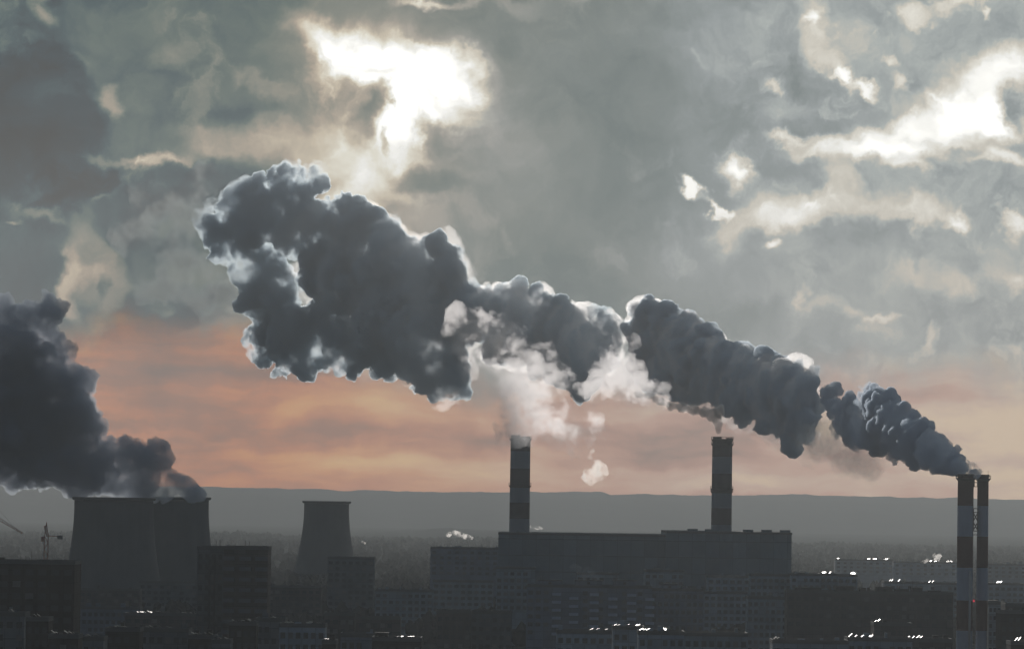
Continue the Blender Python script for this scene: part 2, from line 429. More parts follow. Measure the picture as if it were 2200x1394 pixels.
class MB:
    def __init__(s):
        s.v, s.f = [], []

    def box(s, x0, x1, y0, y1, z0, z1):
        b = len(s.v)
        s.v += [(x, y, z) for z in (z0, z1) for y in (y0, y1) for x in (x0, x1)]
        s.f += [tuple(b + i for i in q) for q in
                ((0, 2, 3, 1), (4, 5, 7, 6), (0, 1, 5, 4), (2, 6, 7, 3), (0, 4, 6, 2), (1, 3, 7, 5))]
        return s

    def tube(s, path, radii, n=24, cap=True):
        rings = []
        for i, (p, r) in enumerate(zip(path, radii)):
            p = Vector(p)
            a = Vector(path[max(0, i - 1)]); c = Vector(path[min(len(path) - 1, i + 1)])
            t = (c - a).normalized()
            x = t.orthogonal().normalized()
            y = t.cross(x)
            b = len(s.v)
            s.v += [tuple(p + (x * math.cos(k * math.tau / n) + y * math.sin(k * math.tau / n)) * r) for k in range(n)]
            rings.append(b)
        for a, b in zip(rings, rings[1:]):
            s.f += [(a + k, a + (k + 1) % n, b + (k + 1) % n, b + k) for k in range(n)]
        if cap:
            s.f.append(tuple(rings[0] + k for k in reversed(range(n))))
            s.f.append(tuple(rings[-1] + k for k in range(n)))
        return s

    def bar(s, a, b, w=0.2):
        return s.tube([a, b], [w, w], n=6)

    def lathe(s, prof, n=64, cx=0, cy=0, a0=0.0, close=False):
        rings = []
        for r, z in prof:
            b = len(s.v)
            s.v += [(cx + r * math.cos(k * math.tau / n + a0), cy + r * math.sin(k * math.tau / n + a0), z) for k in range(n)]
            rings.append(b)
        pr = list(zip(rings, rings[1:])) + ([(rings[-1], rings[0])] if close else [])
        for a, b in pr:
            s.f += [(a + k, a + (k + 1) % n, b + (k + 1) % n, b + k) for k in range(n)]
        return s

    def build(s, name, m, parent=None, smooth=False, bevel=0.0):
        me = bpy.data.meshes.new(name)
        me.from_pydata(s.v, [], s.f)
        me.update()
        if smooth:
            me.polygons.foreach_set('use_smooth', [True] * len(me.polygons))
        me.materials.append(m)
        o = bpy.data.objects.new(name, me)
        COL.objects.link(o)
        o.parent = parent
        return o


def tag(o, label=None, cat=None, group=None, kind=None):
    if label: o['label'] = label
    if cat: o['category'] = cat
    if group: o['group'] = group
    if kind: o['kind'] = kind
    return o


def thing(name, loc, label, cat, group=None, rz=0.0):
    o = bpy.data.objects.new(name, None)
    o.empty_display_size = 2.0
    COL.objects.link(o)
    o.location = loc
    o.rotation_euler = (0, 0, rz)
    return tag(o, label, cat, group)


# ================================================================== ground and hills
def grid(name, m, x0, x1, y0, y1, nx, ny, fn, kind='structure'):
    vs = [(x0 + (x1 - x0) * i / nx, y0 + (y1 - y0) * j / ny, 0) for j in range(ny + 1) for i in range(nx + 1)]
    vs = [(x, y, fn(x, y)) for x, y, _ in vs]
    fs = [(j * (nx + 1) + i, j * (nx + 1) + i + 1, (j + 1) * (nx + 1) + i + 1, (j + 1) * (nx + 1) + i) for j in range(ny) for i in range(nx)]
    mb = MB(); mb.v, mb.f = vs, fs
    return tag(mb.build(name, m, smooth=True), kind=kind)

grid('ground', MAT['ground'], -16000, 16000, -3000, 30000, 20, 20, lambda x, y: 0.0)


def ridge(px, tops):
    """height profile given as (photo x, photo y of the crest)"""
    for (a, ya), (b, yb) in zip(tops, tops[1:]):
        if px <= b:
            t = max(0.0, (px - a) / (b - a)); t = t * t * (3 - 2 * t)
            return ya + (yb - ya) * t
    return tops[-1][1]


def hill(name, D, depth, tops, rough, fall=1.0, half=1.0):
    w = D * 0.16
    def fn(x, y):
        px = CX + (x / D) * F
        py = ridge(px, tops)
        crest = at(px, py, D).z
        t = (y - (D - depth)) / depth          # rises to the crest at D, falls behind
        prof = max(0.0, math.sin(max(0, min(1, t * 0.5)) * math.pi))
        n = noise.noise(Vector((x / (D * 0.006), y / (D * 0.02), D))) * rough
        n += noise.noise(Vector((x / (D * 0.0015), y / (D * 0.004), D))) * rough * 0.4
        return (crest + n) * prof - 0.5
    return grid(name, MAT['hill'], -w, w, D - depth, D + depth, 420, 40, fn)

hill('hills', 10400, 1500, [(-400, 1034), (100, 1040), (440, 1046), (640, 1049), (760, 1053), (960, 1057), (1060, 1056), (1180, 1057),
                            (1290, 1056), (1320, 1063), (1350, 1060), (1500, 1064), (1700, 1062), (1900, 1067), (2060, 1070),
                            (2200, 1073), (2600, 1078)], 4.0)
hill('hills', 7600, 900, [(-400, 1150), (500, 1152), (760, 1156), (810, 1148), (860, 1140), (960, 1136), (1060, 1140), (1200, 1142), (1340, 1151),
                          (1430, 1152), (1600, 1153), (1700, 1153), (1900, 1157), (2060, 1164), (2200, 1167), (2600, 1174)], 2.5)
hill('hills', 6000, 700, [(-400, 1158), (20, 1153), (60, 1150), (140, 1152), (300, 1152), (460, 1150), (560, 1153), (640, 1152), (780, 1164), (860, 1162), (1060, 1163),
                          (1200, 1166), (1400, 1170), (1700, 1172), (1900, 1180), (2200, 1190), (2600, 1194)], 2.0)


def crowns(name, m, spots, sub=1):
    """many ragged bare crowns, one mass: SPOTS are (x, y, z, radius)"""
    bm = bmesh.new(); bmesh.ops.create_icosphere(bm, subdivisions=sub, radius=1.0)
    base = np.array([v.co[:] for v in bm.verts]); tri = np.array([[v.index for v in f.verts] for f in bm.faces]); bm.free()
    rs = np.random.RandomState(3)
    V, T = [], []
    for i, (x, y, z, r) in enumerate(spots):
        k = base * (r * (0.75 + 0.5 * rs.rand(len(base), 1))) * np.array([1, 1, 1.15 + 0.4 * rs.rand()])
        V.append(k + np.array([x, y, z])); T.append(tri + i * len(base))
    me = bpy.data.meshes.new(name)
    me.from_pydata(np.concatenate(V).tolist(), [], np.concatenate(T).tolist()); me.update(); me.materials.append(m)
    o = bpy.data.objects.new(name, me); COL.objects.link(o)
    return tag(o, kind='stuff')

# woodland along the nearer ridges and between the blocks of the town
sp = []
for i in range(2600):
    D = 5200 + 900 * rnd.random() ** 0.6
    px = rnd.uniform(-100, 2300)
    zc = max(0.0, (at(px, ridge(px, [(-400, 1158), (60, 1150), (460, 1150), (780, 1164), (1060, 1163), (1700, 1172), (2200, 1190), (2600, 1194)]), 6000).z)
             * math.sin(min(1, max(0, (D - 5300) / 1400)) * math.pi))
    p = at(px, 1200, D)
    sp.append((p.x, D, zc + 1.5, rnd.uniform(2.0, 4.5)))
for i in range(5200):
    D = 1750 + 3600 * rnd.random() ** 1.3
    p = at(rnd.uniform(-100, 2300), 1200, D)
    sp.append((p.x, D, rnd.uniform(2, 7), rnd.uniform(2.0, 4.2)))
crowns('woods', MAT['trees'], sp)

# ================================================================== cooling towers
def cooling_tower(cx, ytop, D, half, label, sub=False):
    base = at(cx, ytop, D)
    H = base.z
    k = D / F
    t = thing('cooling_tower', (base.x, D, 0), label, 'cooling tower', 'cooling towers of the power station')
    a = half * k
    zt = H - 9 * k * 1.5
    B = 0.125
    def rad(z):
        return math.sqrt(a * a * 0.965 + B * (zt - z) ** 2)
    prof = [(rad(z), z) for z in np.linspace(8.0, H - 1.6, 40)]
    inner = [(r - 0.6, z) for r, z in reversed(prof)]
    m = MB(); m.lathe(prof + inner, n=96, close=True)
    shell = m.build('shell', MAT['tower'], t, smooth=True)
    r1 = rad(H - 1.6)
    MB().lathe([(r1 - .7, H - 1.55), (r1 + 1.0, H - 1.55), (r1 + 1.3, H - 0.9), (r1 + 1.3, H), (r1 - .7, H)], n=96, close=True).build('rim', MAT['concrete'], t, smooth=False)
    r0 = rad(8.0); rb = rad(0)
    for i in range(28):
        q = MB()
        for s_ in (-1, 1):
            a0 = math.tau * i / 28; a1 = a0 + s_ * math.tau / 56
            q.bar((rb * math.cos(a0), rb * math.sin(a0), 0), (r0 * math.cos(a1), r0 * math.sin(a1), 8.2), 0.45)
        q.build('leg', MAT['concrete'], t)
    MB().lathe([(rb + 3, 0), (rb + 3, 1.6), (rb + 2.5, 1.6), (rb + 2.5, 0.0)], n=64).build('basin', MAT['concrete'], t)
    return t

cooling_tower(245, 1068, 2300, 86, 'wide dark steaming cooling tower on the left of the overlapping pair')
cooling_tower(371, 1067, 2420, 79, 'dark steaming cooling tower half hidden behind its twin, on the right of the pair')
cooling_tower(702, 1076, 2900, 49, 'narrow cooling tower standing alone, giving off no steam')

# ================================================================== chimneys
def banded(t, x, y, rad, bands, z0, pal, n=40):
    """stack of painted bands; BANDS are heights from the top down"""
    for i, (za, zb) in enumerate(zip(bands, bands[1:])):
        MB().lathe([(rad(zb), zb), (rad(za), za)], n=n, cx=x, cy=y).build('painted_band', pal[i % 2], t, smooth=True)


def ring(t, x, y, r, z, w=1.1, name='gallery'):
    q = MB()
    q.lathe([(r + .02, z - .9), (r + w, z), (r + w, z + .12), (r + .02, z + .12)], n=40, cx=x, cy=y)
    for k in range(20):
        a = math.tau * k / 20
        q.bar((x + (r + w - .06) * math.cos(a), y + (r + w - .06) * math.sin(a), z + .1), (x + (r + w - .06) * math.cos(a), y + (r + w - .06) * math.sin(a), z + 1.2), .05)
    q.lathe([(r + w - .1, z + 1.15), (r + w, z + 1.15), (r + w, z + 1.25), (r + w - .1, z + 1.25)], n=40, cx=x, cy=y, close=True)
    q.build(name, MAT['steel'], t)


def hgt(px, py, D):
    return at(px, py, D).z


def big_chimney(px, ytop, D, halfw, ys, rings, label, flues, grp):
    p = at(px, ytop, D)
    t = thing('chimney', (p.x, D, 0), label, 'chimney', grp)
    H = hgt(px, ytop, D)
    k = D / F
    r0 = halfw * k
    rad = lambda z: r0 * (1 + 0.0006 * (H - z))
    zs = [hgt(px, y, D) for y in ys] + [0.0]
    banded(t, 0, 0, rad, zs, 0, (MAT['dark'], MAT['pale']))
    MB().lathe([(r0, zs[0]), (r0 * .98, zs[0] + .05), (0.01, zs[0] + .05)], n=40).build('cap', MAT['steel'], t)
    for y in rings:
        ring(t, 0, 0, rad(hgt(px, y, D)), hgt(px, y, D), .6)
    for (fx, fr, top) in flues:
        zt = hgt(px, top, D)
        MB().lathe([(fr, zs[0]), (fr, zt), (fr - .2, zt), (fr - .2, zs[0])], n=24, cx=fx, cy=-1 if fx < 0 else 1).build('flue', MAT['steel'], t)
    return t

big_chimney(1118.5, 939, 1910, 21.3, [939, 969, 1006, 1043, 1079, 1114, 1151], [943, 1043], 'thick banded chimney wrapped in pale steam at the top, nearer the cooling towers',
            [(-2.2, 2.1, 934.5), (2.2, 2.1, 937)], 'multi-flue chimneys of the power station')
big_chimney(1552, 943, 1910, 21.5, [943, 981, 1017, 1055, 1091, 1127, 1160], [944, 954, 1050, 1055], 'thick banded chimney with stubby flues and a thin wisp of dark smoke at its top',
            [(-2.4, 2.0, 938), (3.2, 1.5, 940)], 'multi-flue chimneys of the power station')

# slim pair of red and white stacks, near
DT = 1500
kt = DT / F
base = at(2076, 1018, DT)
ang = math.atan((2113.5 - 2074) * kt / 1.0)
yb = [1018, 1086, 1152, 1219, 1289, 1354, 1421]
zs = [hgt(2090, y + 0, DT) for y in yb] + [0.0]
xL, xR = at(2075, 1018, DT).x, at(2113.5, 1018, DT).x
def stack(x, y, r0, ztop, label, cat='chimney'):
    t = thing('chimney', (x, y, 0), label, cat, 'slim red and white chimneys')
    rad = lambda z: r0 * (1 + 0.0006 * (ztop - z))
    banded(t, 0, 0, rad, [ztop] + zs[1:], 0, (MAT['red'], MAT['white']))
    MB().lathe([(r0 + .02, ztop - 1.0), (r0 + .28, ztop - .8), (r0 + .28, ztop), (r0 - .25, ztop), (r0 - .25, ztop - 3)], n=40).build('crown_ring', MAT['steel'], t)
    for z_ in (ztop - 1.55,):
        ring(t, 0, 0, r0, z_, .8)
    MB().lathe([(r0 - .3, ztop - 2.5), (0.01, ztop - 2.5)], n=40).build('cap', MAT['roof'], t)
    return t
tl = stack(xL, DT, 17.0 * kt, zs[0], 'thicker red and white banded chimney, the smoking one of the slim pair')
tr = stack(xR, DT + 2, 12.0 * kt, zs[0] - .1, 'thinner red and white banded chimney close to its thicker neighbour')
# ladder and pipe on the left stack; lightning rod on the right one
zz = hgt(2080, 1225, DT)
MB().tube([(17 * kt * .55, -17 * kt * .95, 0), (17 * kt * .55, -17 * kt * .95, zz)], [.42, .42], n=12).build('riser_pipe', MAT['pipe'], tl, smooth=True)
q = MB()
for s_ in (-.25, .25):
    q.bar((17 * kt * .8 + s_, -17 * kt * .66, 0), (17 * kt * .8 + s_, -17 * kt * .66, zs[0] - 2), .04)
for i in range(160):
    z_ = i * .45
    q.bar((17 * kt * .8 - .25, -17 * kt * .66, z_), (17 * kt * .8 + .25, -17 * kt * .66, z_), .025)
q.build('ladder', MAT['steel'], tl)
MB().bar((12 * kt * .9, 0, zs[0] - 3), (12 * kt * .9, 0, zs[0] + 1.3), .05).build('lightning_rod', MAT['steel'], tr)
# steelwork that ties the pair together
br = thing('bracing_frame', ((xL + xR) / 2, DT, 0), 'steel lattice tying the two slim red and white chimneys together', 'bracing')
gx0, gx1 = xL + 17 * kt - (xL + xR) / 2 - .1, xR - 12 * kt - (xL + xR) / 2 + .1
def Z(y): return hgt(2097, y, DT)
q = MB()
for y in (1026, 1036, 1045):
    q.box(gx0, gx1, -.8, .8, Z(y) - .12, Z(y) + .12)
for s_ in (-.8, .8):
    q.bar((gx0 + .3, s_, Z(1026)), (gx0 + .3, s_, Z(1045)), .09); q.bar((gx1 - .3, s_, Z(1026)), (gx1 - .3, s_, Z(1045)), .09)
q.build('upper_platform', MAT['steel'], br)
q = MB()
for y in (1092, 1100, 1140):
    q.box(gx0, gx1, -.7, .7, Z(y) - .13, Z(y) + .13)
for (a, b) in ((1100, 1120), (1120, 1140)):
    for s_ in (-.7, .7):
        q.bar((gx0, s_, Z(a)), (gx1, s_, Z(b)), .12); q.bar((gx1, s_, Z(a)), (gx0, s_, Z(b)), .12)
for s_ in (-.7, .7):
    q.bar((gx0 + .15, s_, Z(1092)), (gx0 + .15, s_, Z(1140)), .1); q.bar((gx1 - .15, s_, Z(1092)), (gx1 - .15, s_, Z(1140)), .1)
q.build('lattice', MAT['steel'], br)
q = MB()
for y in (1148, 1288, 1300, 1365):
    q.box(gx0, gx1, -.5, .5, Z(y) - .1, Z(y) + .1)
q.bar((gx0, 0, Z(1300)), (gx1, 0, Z(1322)), .08); q.bar((gx1, 0, Z(1322)), (gx0, 0, Z(1345)), .08)
q.build('lower_strut', MAT['steel'], br)
MB().lathe([(.01, Z(1290) - .45), (.32, Z(1290) - .3), (.36, Z(1290)), (.25, Z(1290) + .35), (.01, Z(1290) + .45)], n=16, cy=-.9).build('warning_lamp', MAT['lamp'], br, smooth=True)

# ================================================================== boiler house
D0 = 1880
bh = thing('boiler_house', (at(1385, 1150, D0).x, D0, 0), 'long flat-roofed boiler house of the power station, under the two thick chimneys', 'power station')
ox = bh.location.x
def xr(px, D=D0): return at(px, 1150, D).x - ox
q = MB()
hA = hgt(1250, 1150, D0); hB = hgt(1560, 1146, D0)
q.box(xr(1071), xr(1430), 0, 60, 0, hA).build('wall', MAT['cladding'], bh)
MB().box(xr(1430) + .01, xr(1700), -3, 60, 0, hB).build('wall', MAT['cladding'], bh)
MB().box(xr(1071) - .2, xr(1430) - .02, -.25, 60.2, hA, hA + .9).build('parapet', MAT['concrete'], bh)
MB().box(xr(1430) + .1, xr(1700) + .25, -3.25, 60.2, hB, hB + .9).build('parapet', MAT['concrete'], bh)
for px in (1120, 1490, 1528, 1610, 1650, 1690):
    r_ = MB().box(xr(px) - 2.2, xr(px) + 2.2, 8, 14, (hB if px > 1430 else hA), (hB if px > 1430 else hA) + 1.9).build('roof_ventilator', MAT['cladding'], bh)
for i in range(22):
    px = 1078 + i * 28.4
    if abs(px - 1430) < 8: continue
    y_ = -3.25 if px > 1430 else -.25
    MB().box(xr(px) - .5, xr(px) + .5, y_, y_ + .24, 0, (hB if px > 1430 else hA) - .02).build('pilaster', MAT['cladding'], bh)
for j in (1,):
    for a, b, y_, h_ in ((1084, 1424, -.1, hA), (1438, 1694, -3.1, hB)):
        MB().box(xr(a), xr(b), y_, y_ + .09, h_ * (.25 + .22 * j), h_ * (.25 + .22 * j) + 1.5).build('window_strip', MAT['glass'], bh)

# ================================================================== tower cranes
def crane(px, ytop, ybase, D, jib, label):
    """JIB: (photo x, photo y) of the jib's far end"""
    p = at(px, ytop, D)
    t = thing('tower_crane', (p.x, D, 0), label, 'crane', 'tower cranes')
    k = D / F
    z1 = p.z; za = hgt(px, ytop + 30, D)
    w = .9
    q = MB()
    n = max(4, int(za / 3))
    for sx in (-w, w):
        for sy in (-w, w):
            q.bar((sx, sy, 0), (sx, sy, za), .14)
    for i in range(n):
        a, b = za * i / n, za * (i + 1) / n
        s_ = 1 if i % 2 else -1
        for sy in (-w, w): q.bar((-w * s_, sy, a), (w * s_, sy, b), .09)
        for sx in (-w, w): q.bar((sx, -w * s_, a), (sx, w * s_, b), .09)
    q.build('mast', MAT['crane'], t)
    q = MB()
    for sx in (-w, w): q.bar((sx, 0, za), (0, 0, z1), .16)
    q.bar((0, 0, za), (0, 0, z1), .1)
    q.build('apex', MAT['crane'], t)
    MB().box(-w - 1.3, -w - .1, -1.2, .6, za - 2.6, za - .3).build('cab', MAT['crane'], t)
    j = at(jib[0], jib[1], D)
    dxx, dzz = j.x - p.x, j.z - za
    Lh = math.hypot(dxx, dzz)
    q = MB()
    N = max(6, int(Lh / 2.5))
    up_ = Vector((-dzz, 0, dxx)) / Lh * (1.3 if dxx > 0 else -1.3)
    A = Vector((0, 0, za)); B_ = Vector((dxx, 0, za + dzz))
    for sy in (-.6, .6):
        q.bar(A + Vector((0, sy, 0)), B_ + Vector((0, sy, 0)), .12)
    q.bar(A + up_, B_ + up_ * .4, .12)
    for i in range(N):
        a = A.lerp(B_, i / N); b = A.lerp(B_, (i + 1) / N); c = A.lerp(B_, (i + .5) / N) + up_ * (1 - .6 * i / N)
        for sy in (-.6, .6):
            q.bar(a + Vector((0, sy, 0)), c, .07); q.bar(c, b + Vector((0, sy, 0)), .07)
    q.build('jib', MAT['crane'], t)
    q = MB()
    q.bar((0, 0, z1), A.lerp(B_, .7) + up_ * .5, .05)
    q.build('tie_rod', MAT['steel'], t)
    MB().box(min(0, -6.5 * (1 if dxx > 0 else -1)), max(0, -6.5 * (1 if dxx > 0 else -1)), -.5, .5, za - .1, za + .25).build('counter_jib', MAT['crane'], t)
    c_ = MB(); c_.box(-6.5 * (1 if dxx > 0 else -1) - 1.2, -6.5 * (1 if dxx > 0 else -1) + 1.2, -.8, .8, za - 1.4, za + .4)
    c_.build('counterweight', MAT['concrete'], t)
    return t
crane(100, 1121, 1205, 2000, (95, 1129), 'dark red tower crane with its boom raised beside the steaming cooling tower')
crane(-14, 1080, 1205, 2060, (48, 1146), 'tower crane at the frame edge with a drooping lattice jib')

# ================================================================== blocks of the town
BL = 'apartment blocks of the town'


def block(px0, px1, ytop, D, m, label, floors=True, depth=14.0, wcol=0, wrow=0, pent=(), sheets=(), bal=(), cat='apartment block',
          name='apartment_block', yaw=0.0, group=BL, ywin=None, slots=()):
    pc = (px0 + px1) / 2
    p = at(pc, ytop, D)
    k = D / F
    t = thing(name, (p.x, D, 0), label, cat, group, yaw)
    w = (px1 - px0) * k / 2
    H = p.z
    X = lambda px: (px - pc) * k
    MB().box(-w, w, 0, depth, 0, H).build('wall', m, t)
    q = MB()
    for a in ((-w - .1, w + .1, -.12, .25), (-w - .1, w + .1, depth - .25, depth + .12)):
        q.box(*a, H, H + .9)
    q.box(-w - .1, -w + .25, .25, depth - .25, H, H + .9); q.box(w - .25, w + .1, .25, depth - .25, H, H + .9)
    q.build('parapet', MAT['concrete'], t)
    MB().box(-w + .25, w - .25, .25, depth - .25, H + .004, H + .15).build('roof', MAT['roof'], t)
    ybot = 1400
    rows = min(wrow, int((ybot - ytop) * k / 2.8) + 1) if wrow else 0
    wm = wl = None
    for i in range(wcol):
        for j in range(rows):
            x = -w + 2 * w * (i + .5) / wcol
            z = H - 1.9 - 2.8 * j
            if rnd.random() < .07: continue
            if any(abs(x - X(b)) < 1.9 for b, _ in bal) or z < 2: continue
            ww = min(1.0, w / wcol * .62)
            if wm is None:
                o = MB().box(-ww, ww, -.06, .0, -.7, .7).build('window', MAT['glass'], t)
                wm = o
            else:
                o = wm.copy(); COL.objects.link(o); o.parent = t
                if rnd.random() < (.08 if m is FACN['dark'] else .3):
                    if wl is None:
                        wl = wm.data.copy(); wl.materials.clear(); wl.materials.append(MAT['curtain'])
                    o.data = wl
            o.location = (x, -.004, z)
    for (b, r0) in bal:
        for j in range(rows):
            z = H - 2.9 - 2.8 * j - r0
            if z < 2: continue
            q = MB(); q.box(-1.6, 1.6, -1.1, -.003, 0, .15); q.box(-1.6, 1.6, -1.1, -1.02, .15, 1.05); q.box(-1.6, -1.52, -1.02, -.003, .15, 1.05); q.box(1.52, 1.6, -1.02, -.003, .15, 1.05)
            o = q.build('balcony', MAT['railing' if m is not FACN['brown'] else 'dim_railing'], t)
            o.location = (X(b), 0, z)
    for i in range(max(2, int(w / 3))):
        x = rnd.uniform(-w + 1, w - 1); y = rnd.uniform(1.2, depth - 2); a_ = rnd.uniform(.3, .9); h_ = rnd.uniform(.9, 2.0)
        if any(X(pa) - 1 < x < X(pb) + 1 for pa, pb, _ in pent): continue
        MB().box(x - a_, x + a_, y - .4, y + .4, H + .15, H + .15 + h_).build('roof_vent', m, t)
    for (a, b, yt) in pent:
        hh = hgt((a + b) / 2, yt, D)
        y0_ = depth * .25
        MB().box(X(a), X(b), y0_, depth * .75, H + .15, hh).build('penthouse', m, t)
        MB().box(X(a) - .2, X(b) + .2, y0_ - .2, depth * .75 + .2, hh, hh + .2).build('penthouse_roof', MAT['roof'], t)
        if b - a > 30:
            MB().box(X((a + b) / 2) - .5, X((a + b) / 2) + .5, y0_ - .05, y0_ - .002, hh - 1.3, hh - .5).build('hatch', MAT['sheet'], t)
        for r_ in range(2):
            xx = X(a) + rnd.random() * (X(b) - X(a))
            MB().bar((xx, depth * .5, hh + .2), (xx, depth * .5, hh + rnd.uniform(1.2, 2.6)), .07).build('aerial', MAT['steel'], t)
    for s_, (x0, x1) in enumerate(slots):
        MB().box(X(x0), X(x1), -.5, -.01, 0, H - 2).build('stair_shaft', MAT['glass'], t)
    for (a, b, tilt, *rest) in sheets:
        # sheet-metal slopes, each aimed halfway between sun and camera to shape a glint
        L = (rest[0] if rest else 2.2) * .9
        xs = [X(a)]
        while xs[-1] < X(b) - .4:
            xs.append(min(X(b), xs[-1] + rnd.uniform(.45, 1.0)))
        for xa, xb in zip(xs, xs[1:]):
            if rnd.random() < .4 and len(xs) > 5: continue
            pw = Vector((p.x + (xa + xb) / 2, D, H + 1))
            nrm = (SUN_DIR + (CAM - pw).normalized()).normalized()
            nrm = (nrm + Vector((rnd.gauss(0, .08), rnd.gauss(0, .05), 0))).normalized()
            yv = Vector((0, 1, 0)); yv = (yv - nrm * nrm.dot(yv)).normalized()
            xv = yv.cross(nrm).normalized()
            ww = (xb - xa - .06) / max(.35, abs(xv.x)) / 2
            c = Vector(((xa + xb) / 2, .25 + L / 2, H + 1.05 + abs(xv.z) * ww + abs(yv.z) * L / 2))
            q = MB()
            for dn in (0, -.06):
                q.v += [tuple(c + xv * (sx_ * ww) + yv * (sy_ * L / 2) + nrm * dn) for sx_, sy_ in ((-1, -1), (1, -1), (1, 1), (-1, 1))]
            q.f = [(0, 1, 2, 3), (7, 6, 5, 4), (0, 4, 5, 1), (1, 5, 6, 2), (2, 6, 7, 3), (3, 7, 4, 0)]
            q.build('roof_sheet', MAT['sheet'], t)
    return t

R, Bm, Br, Dk, Pl, Mi = (FACN[k] for k in ('grey', 'blue', 'brown', 'dark', 'pale', 'mist'))
T = 2.0
# --- left
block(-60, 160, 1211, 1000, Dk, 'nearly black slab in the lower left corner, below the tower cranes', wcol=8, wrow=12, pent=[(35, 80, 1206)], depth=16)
block(150, 300, 1308, 1560, Bm, 'low bluish block with dark windows, right of the black corner slab', wcol=12, wrow=5, depth=12)
block(268, 432, 1322, 1480, Br, 'brown low block in front of the bluish one, glinting along its roof', wcol=9, wrow=4, sheets=[(282, 330, T), (385, 428, T)], pent=[(331, 341, 1314)], depth=12)
block(-30, 52, 1323, 940, R, 'small pale block on the left edge in front of the black slab', wcol=4, wrow=3, sheets=[(16, 28, T)], depth=11)
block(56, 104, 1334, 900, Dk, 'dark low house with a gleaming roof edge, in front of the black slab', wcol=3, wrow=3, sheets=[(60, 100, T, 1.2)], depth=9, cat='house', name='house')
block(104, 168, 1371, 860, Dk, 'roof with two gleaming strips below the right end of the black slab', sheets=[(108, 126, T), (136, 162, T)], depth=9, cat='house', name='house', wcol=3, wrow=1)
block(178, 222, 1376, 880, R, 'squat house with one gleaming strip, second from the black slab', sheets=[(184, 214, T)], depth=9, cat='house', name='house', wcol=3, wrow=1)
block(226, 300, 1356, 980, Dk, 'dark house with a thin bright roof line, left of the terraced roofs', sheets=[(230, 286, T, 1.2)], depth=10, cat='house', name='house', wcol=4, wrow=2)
block(300, 405, 1357, 1000, R, 'low grey building with stepped roofs below the brown block', sheets=[(306, 332, T), (340, 372, T, 1.0)], depth=10, wcol=6, wrow=2, pent=[(300, 334, 1345)])
block(404, 462, 1372, 940, Dk, 'dark roof with two gleaming strips at the foot of the tall twin-wing block', sheets=[(409, 434, T), (438, 458, T)], depth=9, cat='house', name='house', wcol=3, wrow=1)
block(455, 494, 1382, 900, R, 'tiny roof with a bright panel, just right of the twin-strip roof', sheets=[(460, 478, T), (481, 490, 3.0)], depth=9, cat='house', name='house', wcol=2, wrow=1)
block(424, 481, 1180, 1150, R, 'grey left wing of the tall block, with two dark stair shafts', wcol=4, wrow=14, depth=15, pent=[(445, 470, 1177)], slots=[(449, 453), (460, 464)], name='tower_block', cat='tower block')
block(481, 576, 1180, 1135, Br, 'darker right wing of the tall block with a lattice of balconies', wcol=6, wrow=14, depth=15, pent=[(500, 540, 1177)], bal=[(492, 0), (528, 0), (562, 0)], name='tower_block', cat='tower block')
block(492, 550, 1343, 980, Dk, 'dark low block with pale strips at the foot of the tall twin-wing block', sheets=[(497, 540, T)], depth=9, wcol=4, wrow=2)
block(550, 612, 1335, 1040, R, 'grey low block with a broken bright roof line, right of the tall block', sheets=[(558, 604, T)], depth=10, wcol=4, wrow=3)
block(600, 698, 1347, 1000, Pl, 'bluish low block with two groups of gleaming roof sheets', sheets=[(610, 632, T), (656, 690, T)], depth=10, wcol=6, wrow=2)
block(692, 722, 1383, 900, Dk, 'small dark roof with one gleaming sheet on the bottom edge', sheets=[(697, 714, T)], depth=8, cat='house', name='house', wcol=2, wrow=1)
block(696, 762, 1322, 1300, Br, 'brown block with a faint pale roof edge behind the bluish low block', sheets=[(699, 712, T)], depth=12, wcol=4, wrow=4)
block(738, 860, 1330, 1380, Br, 'wide brown block behind the stair hut, dull along its roof', wcol=8, wrow=4, depth=12, sheets=[(752, 768, T)])
block(732, 812, 1368, 960, Bm, 'plain bluish block just left of the stair hut', wcol=5, wrow=1, depth=10)
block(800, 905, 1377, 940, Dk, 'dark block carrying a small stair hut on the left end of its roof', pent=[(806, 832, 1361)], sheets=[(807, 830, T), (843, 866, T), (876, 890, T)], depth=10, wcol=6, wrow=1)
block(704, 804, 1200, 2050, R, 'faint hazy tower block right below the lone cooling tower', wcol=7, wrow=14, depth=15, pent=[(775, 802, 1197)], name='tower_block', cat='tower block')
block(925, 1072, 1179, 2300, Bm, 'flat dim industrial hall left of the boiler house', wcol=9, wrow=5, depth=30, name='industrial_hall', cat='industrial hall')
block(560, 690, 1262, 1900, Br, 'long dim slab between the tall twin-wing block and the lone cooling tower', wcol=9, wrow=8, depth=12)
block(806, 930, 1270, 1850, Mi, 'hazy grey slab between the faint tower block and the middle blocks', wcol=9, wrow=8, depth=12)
block(170, 300, 1268, 1950, Br, 'dim slab seen low in front of the overlapping cooling towers', wcol=9, wrow=4, depth=12)
block(300, 425, 1252, 2050, R, 'dim grey slab between the overlapping cooling towers and the tall block', wcol=9, wrow=6, depth=12)
